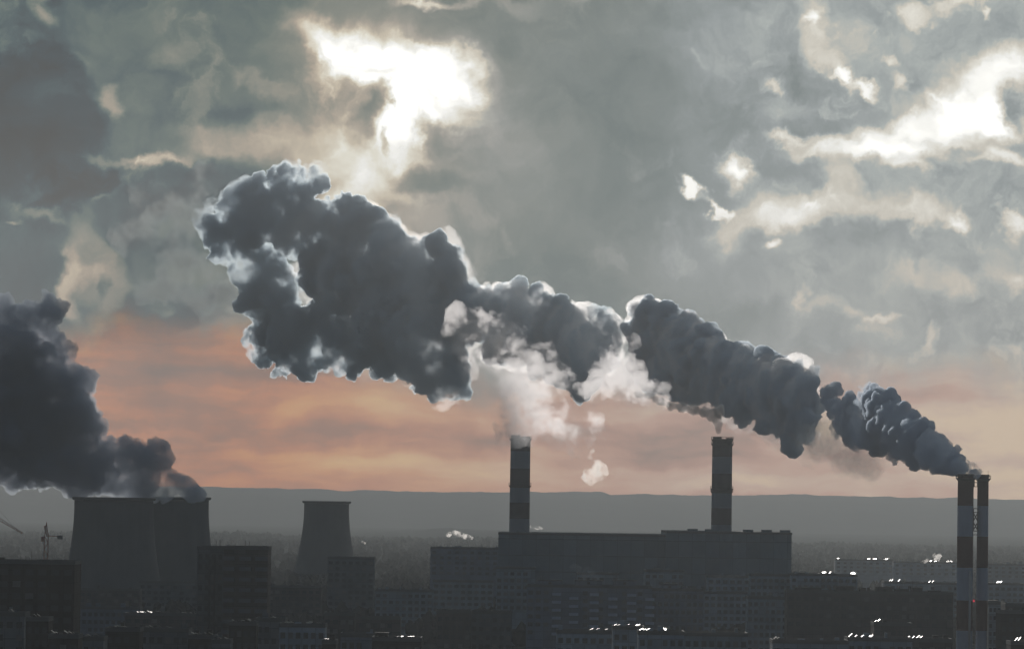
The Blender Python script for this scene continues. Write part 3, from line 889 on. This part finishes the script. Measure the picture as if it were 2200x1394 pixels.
# --- middle
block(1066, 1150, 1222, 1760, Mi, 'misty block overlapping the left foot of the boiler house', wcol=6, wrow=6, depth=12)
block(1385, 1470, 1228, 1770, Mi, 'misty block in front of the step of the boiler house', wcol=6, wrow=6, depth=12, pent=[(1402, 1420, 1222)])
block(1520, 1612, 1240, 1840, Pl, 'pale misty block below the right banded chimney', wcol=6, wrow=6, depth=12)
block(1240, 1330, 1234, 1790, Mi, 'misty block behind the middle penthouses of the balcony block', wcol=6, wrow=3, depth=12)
block(938, 1012, 1316, 1330, Br, 'brown nine-storey block with two bright strips on the roof, left of its grey twin', sheets=[(963, 974, T), (980, 990, T)], depth=12, wcol=5, wrow=5, pent=[(950, 957, 1310)])
block(1012, 1100, 1318, 1340, R, 'grey nine-storey block with two bright strips near its right end', sheets=[(1054, 1064, T), (1068, 1077, T)], depth=12, wcol=6, wrow=5, pent=[(1040, 1046, 1312)])
block(930, 1060, 1250, 2000, Mi, 'dim slab under the industrial hall with hardly a glint', wcol=9, wrow=6, depth=12)
block(1132, 1400, 1262, 1500, Bm, 'long tall block with three boxy penthouses and columns of balconies', wcol=16, wrow=6, depth=14,
      pent=[(1155, 1208, 1247), (1236, 1294, 1247), (1318, 1367, 1247)],
      bal=[(1196, 0), (1233, 1.4), (1277, 0), (1317, 1.4), (1357, 0), (1396, 1.4)])
block(1400, 1512, 1269, 1506, Bm, 'stepped lower end of the long balcony block, one round-shouldered penthouse', wcol=9, wrow=8, depth=14, pent=[(1424, 1456, 1255), (1466, 1474, 1261)])
block(1196, 1318, 1360, 1120, Pl, 'bluish front block with a beaded line of bright roof sheets', sheets=[(1258, 1308, T, 1.4)], depth=10, wcol=7, wrow=2)
block(1317, 1384, 1352, 1060, Pl, 'bluish front block with a dashed bright roof line, one step higher', sheets=[(1319, 1360, T, 1.6), (1366, 1376, T)], depth=10, wcol=4, wrow=2)
block(1372, 1470, 1363, 1000, Pl, 'front block with the most brilliant roof sheet in the town', sheets=[(1374, 1398, T), (1419, 1449, 2.6, 5.0)], depth=11, wcol=6, wrow=2)
block(1470, 1606, 1366, 1040, Mi, 'plain front block between the brilliant roof sheet and the pale block', depth=11, wcol=8, wrow=1)
block(1512, 1606, 1275, 1780, Pl, 'pale hazy block between the two long dark ones', wcol=7, wrow=9, depth=13, sheets=[(1518, 1526, T, 1.0), (1562, 1568, T, 1.0)])
block(1606, 1692, 1286, 1560, Mi, 'mid-height block left of the long dark slab, bright speck on its roof', wcol=7, wrow=9, depth=13, sheets=[(1648, 1660, T)])
# --- right
block(1692, 2048, 1275, 1420, Br, 'very long dark slab with untidy rooftop plant, left of the slim chimneys', wcol=22, wrow=4, depth=14,
      pent=[(1712, 1766, 1263), (1798, 1836, 1260), (1850, 1862, 1264), (1886, 1920, 1262), (1926, 1955, 1267), (1962, 1984, 1263), (2000, 2022, 1278 - 8)])
block(1822, 1960, 1377, 1040, Pl, 'front roof edged by the longer of two thin bright lines', sheets=[(1824, 1876, T, 1.3)], depth=11, wcol=8, wrow=1)
block(1960, 2046, 1379, 1050, Br, 'front roof with a thin bright line just left of the slim chimneys', sheets=[(1929, 1984, T, 1.3)], depth=11, wcol=5, wrow=1)
block(1660, 1822, 1382, 1030, Pl, 'bluish front block with a short gleam at its left end', sheets=[(1663, 1676, T)], depth=11, wcol=8, wrow=1)
block(1878, 1960, 1344, 1180, Br, 'brown block with a short gleam, behind the two thin bright lines', sheets=[(1880, 1892, T)], depth=11, wcol=5, wrow=3)
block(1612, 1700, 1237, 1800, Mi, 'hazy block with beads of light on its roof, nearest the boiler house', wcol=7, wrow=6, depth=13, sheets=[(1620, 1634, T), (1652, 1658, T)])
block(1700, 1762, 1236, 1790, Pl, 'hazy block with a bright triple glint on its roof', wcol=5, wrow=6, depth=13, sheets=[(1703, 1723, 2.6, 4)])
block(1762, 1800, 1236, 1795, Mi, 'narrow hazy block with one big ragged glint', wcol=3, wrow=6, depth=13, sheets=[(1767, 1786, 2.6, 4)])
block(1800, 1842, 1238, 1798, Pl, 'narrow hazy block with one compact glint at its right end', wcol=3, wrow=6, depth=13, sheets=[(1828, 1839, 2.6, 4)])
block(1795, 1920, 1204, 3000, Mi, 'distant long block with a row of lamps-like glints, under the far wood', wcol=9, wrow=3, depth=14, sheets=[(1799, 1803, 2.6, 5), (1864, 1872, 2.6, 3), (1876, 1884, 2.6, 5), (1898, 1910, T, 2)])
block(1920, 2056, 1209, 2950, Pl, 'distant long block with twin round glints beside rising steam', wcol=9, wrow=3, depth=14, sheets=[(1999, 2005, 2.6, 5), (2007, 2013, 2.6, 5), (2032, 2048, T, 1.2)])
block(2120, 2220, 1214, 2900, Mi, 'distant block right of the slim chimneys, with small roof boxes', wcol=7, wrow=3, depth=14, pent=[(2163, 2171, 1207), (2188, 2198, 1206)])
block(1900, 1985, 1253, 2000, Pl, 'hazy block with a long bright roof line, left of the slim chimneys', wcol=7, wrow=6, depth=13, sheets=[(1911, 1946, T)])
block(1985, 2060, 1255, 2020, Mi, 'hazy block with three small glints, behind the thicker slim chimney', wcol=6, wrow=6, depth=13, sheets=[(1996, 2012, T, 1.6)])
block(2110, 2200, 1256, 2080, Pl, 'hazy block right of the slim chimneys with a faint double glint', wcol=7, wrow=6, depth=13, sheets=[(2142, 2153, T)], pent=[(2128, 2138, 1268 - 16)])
block(2124, 2160, 1298, 1500, Mi, 'block with a dark rooftop box, touching the thinner slim chimney in view', wcol=4, wrow=7, depth=13, pent=[(2128, 2144, 1291)])
block(2160, 2240, 1302, 1460, Br, 'brown block on the right edge behind the dotted bright line', wcol=6, wrow=8, depth=13)
block(2150, 2240, 1318, 1300, Dk, 'dark block on the right edge with a dotted bright roof line', wcol=6, wrow=5, depth=13, sheets=[(2168, 2215, T, 1.4)])
block(2172, 2230, 1385, 1000, Dk, 'low dark roof in the lower right corner with a faint gleam', wcol=3, wrow=1, depth=9, sheets=[(2181, 2194, T, 1.0)], cat='house', name='house')

# ================================================================== smoke, steam and haze
def vol_mat(name, col, dens, g_, skin=0.06, grain=0.0, lo=0.36, hi=0.60):
    m = bpy.data.materials.new(name)
    m.use_nodes = True
    nt = m.node_tree
    q = G(nt)
    nt.nodes.remove(nt.nodes['Principled BSDF'])
    out = nt.nodes['Material Output']
    v = q.n('ShaderNodeVolumePrincipled')
    v.inputs['Color'].default_value = tuple(col) + (1,)
    v.inputs['Density'].default_value = dens
    v.inputs['Anisotropy'].default_value = g_
    nt.links.new(v.outputs[0], out.inputs['Volume'])
    if grain:                      # thick and thin places: GRAIN is their size in metres
        tc = q.n('ShaderNodeTexCoord').outputs['Object']
        f = q.noise(q.v('MULTIPLY', tc, (1.0 / grain, .45 / grain, 1.0 / grain)), 1.0, 3, .62)
        q.put(v.inputs['Density'], q.rng(f, lo, hi, dens * .04, dens * 1.5))
    if skin > 0:
        tr = q.n('ShaderNodeBsdfTransparent')
        tl_ = q.n('ShaderNodeBsdfTranslucent'); tl_.inputs['Color'].default_value = tuple(col) + (1,)
        df = q.n('ShaderNodeBsdfDiffuse'); df.inputs['Color'].default_value = tuple(col) + (1,)
        a = q.n('ShaderNodeMixShader'); a.inputs[0].default_value = 0.5
        nt.links.new(tl_.outputs[0], a.inputs[1]); nt.links.new(df.outputs[0], a.inputs[2])
        b = q.n('ShaderNodeMixShader'); b.inputs[0].default_value = skin
        nt.links.new(tr.outputs[0], b.inputs[1]); nt.links.new(a.outputs[0], b.inputs[2])
        nt.links.new(b.outputs[0], out.inputs['Surface'])
    return m


def tex(name, typ, size, **kw):
    t = bpy.data.textures.new(name, typ)
    t.noise_scale = size
    for k, v in kw.items():
        setattr(t, k, v)
    return t


def plume(name, m, circles, depth, label, cat='smoke plume', group=None, vox=0.6, seed=1, flat=0.75, sats=11, rough=1.0, spread=0.25, sq=1.0, link=1.1):
    """billowing body grown from puffs. CIRCLES: (photo x, photo y, radius in photo pixels); DEPTH(px): metres away"""
    rs = random.Random(seed)
    bm = bmesh.new(); bmesh.ops.create_icosphere(bm, subdivisions=2, radius=1.0)
    base = np.array([v.co[:] for v in bm.verts]); tri = np.array([[v.index for v in f.verts] for f in bm.faces]); bm.free()
    V, T = [], []

    def ball(c, r):
        T.append(tri + sum(len(v) for v in V)); V.append(base * np.array([r, r * flat, r]) + np.array(c[:]))
    y0 = depth(circles[0][0])

    def pos(px, py, D):          # SQ: the body is shaped with its depth drawn together, then stretched down the wind
        c = at(px, py, D)
        c.y = y0 + (c.y - y0) / sq
        return c
    knobs = [c[:3] for c in circles if len(c) > 3]
    circles = [c for c in circles if len(c) == 3]
    for (px, py, r) in circles + knobs:
        D = depth(px)
        R_ = r * D / F
        c = pos(px, py, D + rs.uniform(-1, 1) * spread * R_ * 2)
        ball(c, R_ * .92)
        for i in range(sats):
            d = Vector((rs.gauss(0, 1), rs.gauss(0, .8), rs.gauss(0, 1))).normalized()
            s_ = rs.uniform(.28, .5)
            e = c + d * R_ * (1.02 - s_)
            ball(e, R_ * s_)
            for j in range(3):
                d2 = (d + Vector((rs.gauss(0, 1), rs.gauss(0, 1), rs.gauss(0, 1))) * .6).normalized()
                ball(e + d2 * R_ * s_ * .8, R_ * s_ * rs.uniform(.3, .5))
    # puffs between neighbours, so that the body runs on without gaps into the distance
    P = [(pos(px, py, depth(px)), r * depth(px) / F, px, py, r) for px, py, r in circles]
    for i, a in enumerate(P):
        near = sorted((math.hypot(a[2] - b[2], a[3] - b[3]) / (a[4] + b[4]), j) for j, b in enumerate(P) if j > i)
        for q_, j in near[:3]:
            b = P[j]
            if q_ > link: continue
            n_ = int((a[0] - b[0]).length / (min(a[1], b[1]) * .7))
            for k in range(1, min(10, n_)):
                t_ = k / n_
                R_ = (a[1] * (1 - t_) + b[1] * t_) * rs.uniform(.45, .85)
                c = a[0].lerp(b[0], t_) + Vector((rs.uniform(-1, 1), 0, rs.uniform(-1, 1))) * R_ * .30
                ball(c, R_)
                for m_ in range(3):
                    d = Vector((rs.gauss(0, 1), rs.gauss(0, .8), rs.gauss(0, 1))).normalized()
                    ball(c + d * R_ * .75, R_ * rs.uniform(.3, .5))
    me = bpy.data.meshes.new(name)
    me.from_pydata(np.concatenate(V).tolist(), [], np.concatenate(T).tolist()); me.update()
    o = bpy.data.objects.new(name, me); COL.objects.link(o)
    md = o.modifiers.new('r', 'REMESH'); md.mode = 'VOXEL'; md.voxel_size = vox
    rm = sum(r * depth(px) for px, _, r in circles) / len(circles) / F
    for i, (sz, st) in enumerate(((1.0, .50), (.45, .42), (.2, .24))):
        t = tex('swell', 'VORONOI', rm * sz, distance_metric='DISTANCE_SQUARED', noise_intensity=1.0)
        d = o.modifiers.new('d', 'DISPLACE'); d.texture = t; d.texture_coords = 'GLOBAL'; d.strength = -rm * st * rough; d.mid_level = .42
    t = tex('surge', 'CLOUDS', rm * 1.5, noise_depth=1)
    d = o.modifiers.new('d', 'DISPLACE'); d.texture = t; d.texture_coords = 'GLOBAL'; d.strength = rm * .9 * rough; d.mid_level = .5
    t = tex('rag', 'CLOUDS', rm * .30, noise_depth=6)
    d = o.modifiers.new('d', 'DISPLACE'); d.texture = t; d.texture_coords = 'GLOBAL'; d.strength = rm * .22 * rough; d.mid_level = .5
    md = o.modifiers.new('r', 'REMESH'); md.mode = 'VOXEL'; md.voxel_size = vox
    md = o.modifiers.new('s', 'SMOOTH'); md.factor = .5; md.iterations = 1
    dg = bpy.context.evaluated_depsgraph_get()
    me2 = bpy.data.meshes.new_from_object(o.evaluated_get(dg))
    o.modifiers.clear(); o.data = me2; bpy.data.meshes.remove(me)
    if sq != 1.0:
        co = np.empty(len(me2.vertices) * 3, 'f'); me2.vertices.foreach_get('co', co)
        co[1::3] = y0 + (co[1::3] - y0) * sq
        me2.vertices.foreach_set('co', co); me2.update()
    # loose specks torn off the body are dropped
    nv = len(me2.vertices)
    ed = np.empty(len(me2.edges) * 2, 'i'); me2.edges.foreach_get('vertices', ed); ed = ed.reshape(-1, 2)
    lab = np.arange(nv)
    while True:
        m_ = np.minimum(lab[ed[:, 0]], lab[ed[:, 1]])
        new = lab.copy()
        np.minimum.at(new, lab[ed[:, 0]], m_); np.minimum.at(new, lab[ed[:, 1]], m_)
        new = new[new]; new = new[new]
        if (new == lab).all(): break
        lab = new
    u_, cnt = np.unique(lab, return_counts=True)
    if len(u_) > 1:
        print('PIECES', name, sorted(cnt.tolist())[::-1][:6])
        keep = lab == u_[cnt.argmax()]
        b2 = bmesh.new(); b2.from_mesh(me2); b2.verts.ensure_lookup_table()
        bmesh.ops.delete(b2, geom=[b2.verts[i] for i in np.nonzero(~keep)[0]], context='VERTS')
        b2.to_mesh(me2); b2.free()
    me2.polygons.foreach_set('use_smooth', [True] * len(me2.polygons))
    me2.materials.clear(); me2.materials.append(m)
    print('PLUME', name, len(me2.polygons))
    return tag(o, label, cat, group)


def wind(px0, D_0, k):
    return lambda px: D_0 + (px0 - px) * k


if WITH_SMOKE:
    M_dark = vol_mat('dense_grey_smoke', (.66, .75, .84), .26, .55, 0.0, 26.0, .36, .58)
    M_near = vol_mat('fresh_grey_smoke', (.62, .71, .82), .34, .5, 0.0, 16.0, .34, .56)
    M_far = vol_mat('old_grey_smoke', (.66, .75, .82), .16, .6, 0.0, 42.0, .38, .58)
    M_steam = vol_mat('dense_tower_steam', (.66, .72, .80), .20, .5, 0.0, 34.0, .28, .52)
    M_white = vol_mat('thin_white_steam', (.94, .93, .95), .060, .6, 0.0, 13.0, .42, .62)
    M_wisp = vol_mat('thin_dark_wisp', (.22, .23, .25), .45, .3, .03)
    M_puff = vol_mat('bright_little_puff', (.97, .95, .93), .22, .6, 0.0, 4.0, .40, .62)
    KA = [(1812, 915, 18), (1858, 838, 13, 0), (1882, 840, 11, 0), (1905, 853, 12, 0), (1940, 878, 12, 0), (1960, 890, 10, 0), (1985, 912, 10, 0), (2010, 934, 9, 0), (2030, 953, 8, 0), (2052, 970, 7, 0), (1800, 925, 13, 0), (1806, 950, 10, 0), (1890, 968, 10, 0), (1925, 988, 10, 0), (1965, 1000, 8, 0), (1832, 858, 10, 0), (1770, 880, 10, 0)]
    KB = [(1370, 668, 15, 0), (1400, 654, 14, 0), (1440, 668, 16, 0), (1470, 684, 13, 0), (1495, 722, 11, 0), (1518, 712, 14, 0), (1542, 728, 12, 0), (1568, 760, 12, 0), (1595, 754, 14, 0), (1622, 772, 12, 0), (1648, 772, 14, 0), (1682, 780, 14, 0), (1712, 790, 13, 0), (1738, 815, 14, 0), (1750, 850, 13, 0), (1745, 892, 14, 0), (1736, 940, 10, 0), (1700, 952, 12, 0), (1665, 930, 10, 0), (1640, 916, 10, 0), (1595, 898, 11, 0), (1545, 872, 10, 0), (1400, 822, 12, 0), (1352, 700, 12, 0)]
    KC = [(1060, 632, 12, 0), (1085, 624, 10, 0), (1107, 617, 13, 0), (1132, 626, 13, 0), (1157, 630, 12, 0), (1182, 643, 13, 0), (1203, 653, 12, 0), (1228, 664, 11, 0), (1252, 666, 11, 0), (1276, 679, 10, 0), (1300, 675, 12, 0), (1322, 692, 10, 0), (1342, 712, 7, 0), (1250, 850, 10, 0), (1215, 825, 12, 0)]
    KD = [(735, 440, 15, 0), (762, 434, 14, 0), (790, 450, 13, 0), (815, 474, 12, 0), (840, 479, 14, 0), (862, 505, 14, 0), (880, 534, 11, 0), (905, 546, 12, 0), (930, 528, 12, 0), (948, 516, 15, 0), (970, 542, 11, 0), (982, 590, 14, 0), (1002, 618, 12, 0), (1000, 840, 10, 0), (940, 842, 14, 0), (900, 832, 12, 0), (880, 800, 14, 0), (820, 782, 14, 0), (760, 790, 14, 0), (650, 800, 12, 0), (600, 800, 12, 0), (540, 760, 12, 0), (532, 730, 12, 0)]
    KE = [(560, 384, 14, 0), (588, 368, 14, 0), (614, 360, 12, 0), (646, 366, 13, 0), (676, 372, 15, 0), (694, 396, 11, 0), (510, 408, 13, 0), (530, 392, 12, 0), (460, 440, 14, 0), (443, 475, 15, 0), (448, 505, 12, 0), (470, 560, 12, 0), (705, 440, 12, 0), (715, 470, 12, 0), (640, 350, 7, 0), (500, 430, 14, 0)]
    dm = lambda px: 1500 + 2600 * math.tanh(.95 * (max(0.0, 2070 - px) / 1000.0) ** 1.3)
    A = [(2080, 1013, 9), (2068, 1006, 13), (2048, 994, 20), (2025, 980, 27), (2000, 965, 34), (1972, 948, 40), (1945, 928, 44), (1918, 905, 42), (1900, 880, 38),
         (1880, 860, 26), (1866, 848, 17), (1925, 955, 28), (1885, 925, 36), (1855, 925, 28), (1835, 942, 20), (1848, 885, 22), (1826, 868, 15), (1820, 905, 20),
         (1802, 885, 18), (1783, 862, 16), (1780, 842, 13), (1797, 831, 9), (1775, 850, 11), (2090, 1013, 7), (1985, 985, 16), (1955, 980, 16)]
    plume('smoke_plume', M_near, A + KA, dm, 'youngest dark cloud of smoke, just off the slim red and white chimneys', group='smoke trail of the slim chimneys', vox=.42, seed=2, rough=1.25, flat=1.0, spread=.4, sq=3.0)
    B = [(1716, 915, 32), (1712, 872, 36), (1702, 826, 38), (1735, 868, 20), (1728, 838, 20), (1738, 895, 16), (1690, 905, 22), (1665, 852, 50), (1655, 900, 22), (1625, 820, 46), (1600, 785, 32), (1592, 862, 30), (1565, 800, 32),
         (1560, 840, 30), (1532, 770, 36), (1522, 736, 22), (1510, 820, 42), (1470, 762, 48), (1440, 710, 42), (1402, 690, 38), (1385, 672, 24), (1400, 750, 42),
         (1440, 808, 42), (1392, 788, 34), (1480, 848, 18), (1372, 705, 24), (1480, 710, 26)]
    plume('smoke_plume', M_dark, B + KB, dm, 'second dark cloud of the long smoke trail, above the flued chimney', group='smoke trail of the slim chimneys', vox=.65, seed=3, rough=1.25, flat=1.0, spread=.4, sq=3.0)
    Cc = [(1325, 707, 18), (1298, 715, 30), (1268, 740, 44), (1225, 715, 46), (1180, 690, 40), (1132, 662, 34), (1105, 648, 22), (1160, 740, 48), (1210, 780, 46),
          (1245, 800, 38), (1240, 835, 18), (1120, 710, 44), (1075, 682, 36), (1290, 772, 32), (1255, 680, 22), (1302, 690, 13), (1048, 648, 26), (1085, 750, 38), (1215, 670, 16), (1160, 638, 16)]
    plume('smoke_plume', M_far, Cc + KC, dm, 'middle cloud of the smoke trail with the brightest sunlit rim along its top', group='smoke trail of the slim chimneys', vox=.8, seed=4, rough=1.25, flat=1.0, sq=2.5)
    Dd = [(995, 690, 44), (945, 645, 54), (965, 600, 32), (900, 615, 64), (950, 538, 20), (962, 562, 18), (890, 562, 28), (840, 565, 66), (800, 522, 56), (762, 485, 42),
          (775, 455, 24), (832, 522, 36), (760, 605, 66), (690, 600, 40), (850, 685, 84), (790, 730, 56), (920, 725, 76), (945, 790, 52), (965, 828, 28), (905, 800, 34),
          (700, 720, 54), (690, 660, 30), (620, 715, 50), (570, 742, 34), (615, 765, 26), (600, 650, 30), (1000, 640, 20), (640, 760, 34), (545, 735, 20), (680, 770, 22), (735, 760, 34), (850, 770, 34), (660, 700, 40), (1010, 660, 34), (870, 540, 22)]
    plume('smoke_plume', M_far, Dd + KD, dm, 'largest dark cloud of the smoke trail, under the gap in the clouds', group='smoke trail of the slim chimneys', vox=1.0, seed=5, rough=1.25, flat=1.0, sq=2.0)
    E = [(600, 402, 40), (658, 392, 34), (628, 382, 26), (542, 422, 26), (520, 462, 46), (480, 492, 38), (562, 500, 62), (640, 455, 58), (682, 490, 40), (500, 545, 38),
         (560, 560, 44), (575, 620, 30), (470, 520, 26), (690, 540, 36), (630, 510, 40), (600, 600, 40), (700, 600, 36), (560, 660, 34), (610, 690, 34), (540, 600, 30), (565, 720, 30), (722, 500, 30), (590, 480, 40), (520, 500, 34)]
    plume('smoke_plume', M_far, E + KE, dm, 'oldest dark cloud at the head of the smoke trail, with two round knobs on top', group='smoke trail of the slim chimneys', vox=1.0, seed=6, rough=1.2, sq=2.0)
    M_veil = vol_mat('rim_glow_veil', (.97, .96, .97), .022, .65, .012)  # thin shells added round the dark clouds to make their rims glow
    M_veil2 = vol_mat('thinner_steam_veil', (.97, .96, .97), .008, .65, .01)
    plume('smoke_veil', M_veil, [(x, y - r * .10, r * 1.10) for x, y, r in B], dm, 'added shell of thin lilac mist, for a glowing rim round the second dark cloud', cat='smoke veil', group='thin mist round the smoke trail', vox=.8, seed=33, flat=1.0, sq=3.0, rough=1.2)
    plume('smoke_veil', M_veil, [(x, y - r * .10, r * 1.09 + 1) for x, y, r in Cc], dm, 'added shell of thin bright mist, for a glowing rim round the middle cloud of the trail', cat='smoke veil', group='thin mist round the smoke trail', vox=1.0, seed=34, flat=1.0, sq=2.5, rough=1.2)
    plume('smoke_veil', M_veil2, [(x, y - r * .06, r * 1.08 + 2) for x, y, r in Dd if y < 700 or x > 850], dm, 'added shell of thin mist, for a glowing upper edge on the largest dark cloud', cat='smoke veil', group='thin mist round the smoke trail', vox=1.5, seed=35, flat=1.0, sq=2.0, rough=1.3)
    plume('smoke_veil', M_veil2, [(1500, 872, 18), (1540, 885, 22), (1580, 895, 22), (1620, 915, 22), (1660, 935, 22), (1700, 950, 16), (1735, 930, 26), (1745, 890, 26), (1750, 850, 18), (1750, 960, 18)], dm, 'ragged pale mist hanging between the two youngest dark clouds', cat='smoke veil', group='thin mist round the smoke trail', vox=.7, seed=36, link=2.2, flat=1.0, sq=2.0, rough=1.3)
    plume('smoke_veil', M_veil2, [(1000, 575, 18), (985, 560, 16), (1010, 600, 14), (930, 545, 18), (905, 530, 18), (850, 480, 14), (825, 470, 12)], dm, 'small sunlit curls of mist above the largest dark cloud', cat='smoke veil', group='thin mist round the smoke trail', vox=1.2, seed=37, link=2.2, flat=1.3, rough=1.6)
    # cooling tower steam
    dg_ = wind(300, 2330, -.10)
    S = [(95, 682, 34), (100, 655, 20), (132, 660, 15), (72, 668, 16), (55, 702, 36), (28, 742, 56), (112, 735, 28), (142, 752, 18), (98, 790, 56), (60, 822, 78), (160, 832, 42),
         (152, 880, 50), (182, 930, 52), (100, 930, 92), (30, 920, 92), (208, 985, 44), (245, 1000, 38), (286, 983, 38), (330, 972, 24), (338, 1000, 26), (310, 1028, 36),
         (352, 1034, 26), (384, 1044, 20), (410, 1053, 13), (430, 1060, 8), (300, 1055, 16), (340, 1058, 14), (375, 1060, 11), (160, 1010, 54), (90, 1000, 50), (20, 985, 60), (240, 1045, 20), (280, 1048, 20), (205, 1042, 20),
         (-60, 850, 95), (-60, 960, 80), (-20, 765, 45), (175, 1052, 12), (-10, 690, 24), (0, 655, 20)]
    plume('steam_plume', M_steam, S, dg_, 'huge dark bank of steam rising from the pair of cooling towers', cat='steam plume', vox=.7, seed=7, rough=1.2)
    # pale steam round the first chimney
    dw = wind(1120, 1830, .05)
    Hh = [(1120, 928, 18), (1088, 912, 26), (1150, 905, 34), (1200, 912, 40), (1235, 930, 30), (1258, 912, 22), (1205, 945, 14), (1240, 952, 12), (1265, 935, 14), (1090, 945, 14), (1100, 862, 44), (1062, 832, 40), (1150, 852, 44),
          (1188, 822, 38), (1120, 802, 44), (1062, 772, 40), (1012, 742, 36), (988, 702, 32), (1060, 712, 32), (1018, 690, 26), (1100, 742, 34), (1160, 782, 34), (1022, 800, 28)]
    plume('steam_plume', M_white, Hh, dw, 'pale translucent steam boiling up round the top of the left banded chimney', cat='steam plume', vox=.45, seed=8, rough=1.7)
    I = [(1330, 750, 22), (1310, 770, 20), (1345, 790, 34), (1290, 820, 30), (1330, 830, 34), (1375, 830, 28), (1260, 840, 16), (1420, 850, 20), (1350, 740, 16), (1400, 840, 24)]
    plume('steam_plume', M_white, I, wind(1350, 1800, .2), 'pale steam in the notch between the second and middle clouds of the trail', cat='steam plume', vox=.45, seed=9, rough=1.5)
    J = [(1268, 1022, 15), (1280, 1014, 16), (1292, 1004, 12), (1296, 1018, 9), (1258, 1024, 10), (1274, 1032, 8), (1284, 992, 7), (1268, 980, 6), (1272, 968, 5)]
    plume('steam_puff', M_puff, J, wind(1270, 1480, 0), 'small bright round puff of steam alone below the pale steam', cat='steam puff', group='small puffs of steam over the town', vox=.3, seed=10, rough=1.4, link=1.6)
    Kk = [(1545, 925, 5), (1543, 912, 8), (1535, 895, 13), (1545, 885, 13), (1515, 885, 12), (1490, 880, 11), (1465, 875, 10), (1440, 870, 9), (1420, 862, 8), (1395, 850, 7), (1370, 845, 6), (1340, 848, 6), (1310, 853, 5)]
    plume('smoke_wisp', M_wisp, Kk, wind(1550, 1890, .1), 'thin dark wisp trailing left from the flued chimney', cat='smoke wisp', vox=.35, seed=11, link=2.2, rough=1.2)
    Lw = [(2040, 1020, 10), (2000, 1020, 14), (1960, 1012, 18), (1920, 1008, 20), (1880, 1012, 18), (1850, 1000, 24), (1810, 985, 26), (1770, 960, 26), (1740, 975, 22), (1780, 925, 26), (1865, 980, 20), (1730, 940, 24)]
    plume('smoke_wisp', vol_mat('ragged_thin_steam', (.97, .95, .93), .012, .6, .015), Lw, wind(2070, 1490, 1.3), 'ragged pale veil hanging under the youngest dark cloud', cat='smoke wisp', vox=.5, seed=12, link=2.2, rough=1.7)
    Mw = [(2100, 1012, 9), (2085, 1000, 10), (2068, 990, 10), (2050, 975, 9), (2110, 1016, 5)]
    plume('smoke_wisp', M_puff, Mw, wind(2100, 1495, .5), 'bright sunlit fringe of steam blowing off the thinner slim chimney', cat='smoke wisp', vox=.3, seed=13, link=2.2)
    N1 = [(440, 372, 24), (425, 392, 22), (400, 420, 26), (455, 400, 20), (380, 470, 50), (330, 440, 40), (300, 500, 50), (400, 560, 60), (340, 600, 50), (450, 620, 50), (480, 690, 40), (420, 460, 40), (500, 600, 40)]
    plume('smoke_wisp', vol_mat('spent_thin_smoke', (.50, .54, .54), .024, .4, 0.0, 48.0, .42, .66), N1, dm, 'thin grey rags of spent smoke drifting off the head of the trail', cat='smoke wisp', vox=2.0, seed=14, rough=2.0)
    pg = 'small puffs of steam over the town'
    plume('steam_puff', M_puff, [(1012, 1154, 5), (1000, 1152, 6), (990, 1148, 6), (978, 1144, 6), (965, 1148, 6), (953, 1151, 4)], wind(1000, 3200, 0), 'low arching puff of cream steam above the industrial hall', 'steam puff', pg, vox=.4, seed=15)
    plume('steam_puff', M_puff, [(1146, 1132, 5), (1155, 1133, 5), (1165, 1134, 3), (1142, 1130, 4)], wind(1000, 2200, 0), 'cream puff poking out beside the foot of the left banded chimney', 'steam puff', pg, vox=.35, seed=16, link=2.2)
    M_gp = vol_mat('grey_roof_steam', (.85, .85, .85), .05, .3, .04)
    plume('steam_puff', M_gp, [(1305, 1252, 5), (1295, 1246, 4), (1283, 1240, 7), (1270, 1232, 9), (1262, 1222, 7), (1255, 1236, 8), (1243, 1222, 8), (1232, 1216, 6)], wind(1300, 1495, 0), 'grey steam slanting up from a vent on the long balcony block', 'steam puff', pg, vox=.25, seed=17)
    plume('steam_puff', M_gp, [(1597, 1232, 3), (1585, 1234, 5), (1572, 1237, 6), (1563, 1240, 5), (1545, 1239, 4), (1535, 1236, 3)], wind(1570, 1750, 0), 'flat beige wedge of steam in front of the right end of the boiler house', 'steam puff', pg, vox=.35, seed=18, link=2.2)
    plume('steam_puff', M_gp, [(1513, 1194, 4), (1520, 1200, 4), (1525, 1204, 3)], wind(1570, 1780, 0), 'faintest scrap of steam against the boiler house wall', 'steam puff', pg, vox=.35, seed=19)
    plume('steam_puff', M_puff, [(2013, 1200, 7), (2008, 1192, 5), (2018, 1193, 5), (2010, 1206, 4)], wind(1570, 2880, 0), 'upright cream puff beside the twin round glints', 'steam puff', pg, vox=.4, seed=20)
    plume('steam_puff', M_puff, [(1992, 1202, 4), (1986, 1206, 4), (1980, 1208, 3)], wind(1570, 2880, 0), 'smaller cream puff just left of the twin round glints', 'steam puff', pg, vox=.35, seed=21)
    plume('steam_puff', M_gp, [(1988, 1181, 3), (1983, 1178, 3)], wind(1570, 2880, 0), 'high thin streak of steam above the twin round glints', 'steam puff', pg, vox=.35, seed=22)
    plume('steam_puff', M_puff, [(778, 1163, 3), (784, 1166, 3)], wind(1570, 3300, 0), 'tiny cream puff just right of the lone cooling tower', 'steam puff', pg, vox=.35, seed=23)

if WITH_HAZE:
    hm = vol_mat('evening_haze', (.81, .86, .875), 8.2e-5, .25, 0)
    hb = MB().box(-9000, 9000, -3500, 12200, -2.0, 425.0).build('haze', hm)
    tag(hb, kind='stuff')
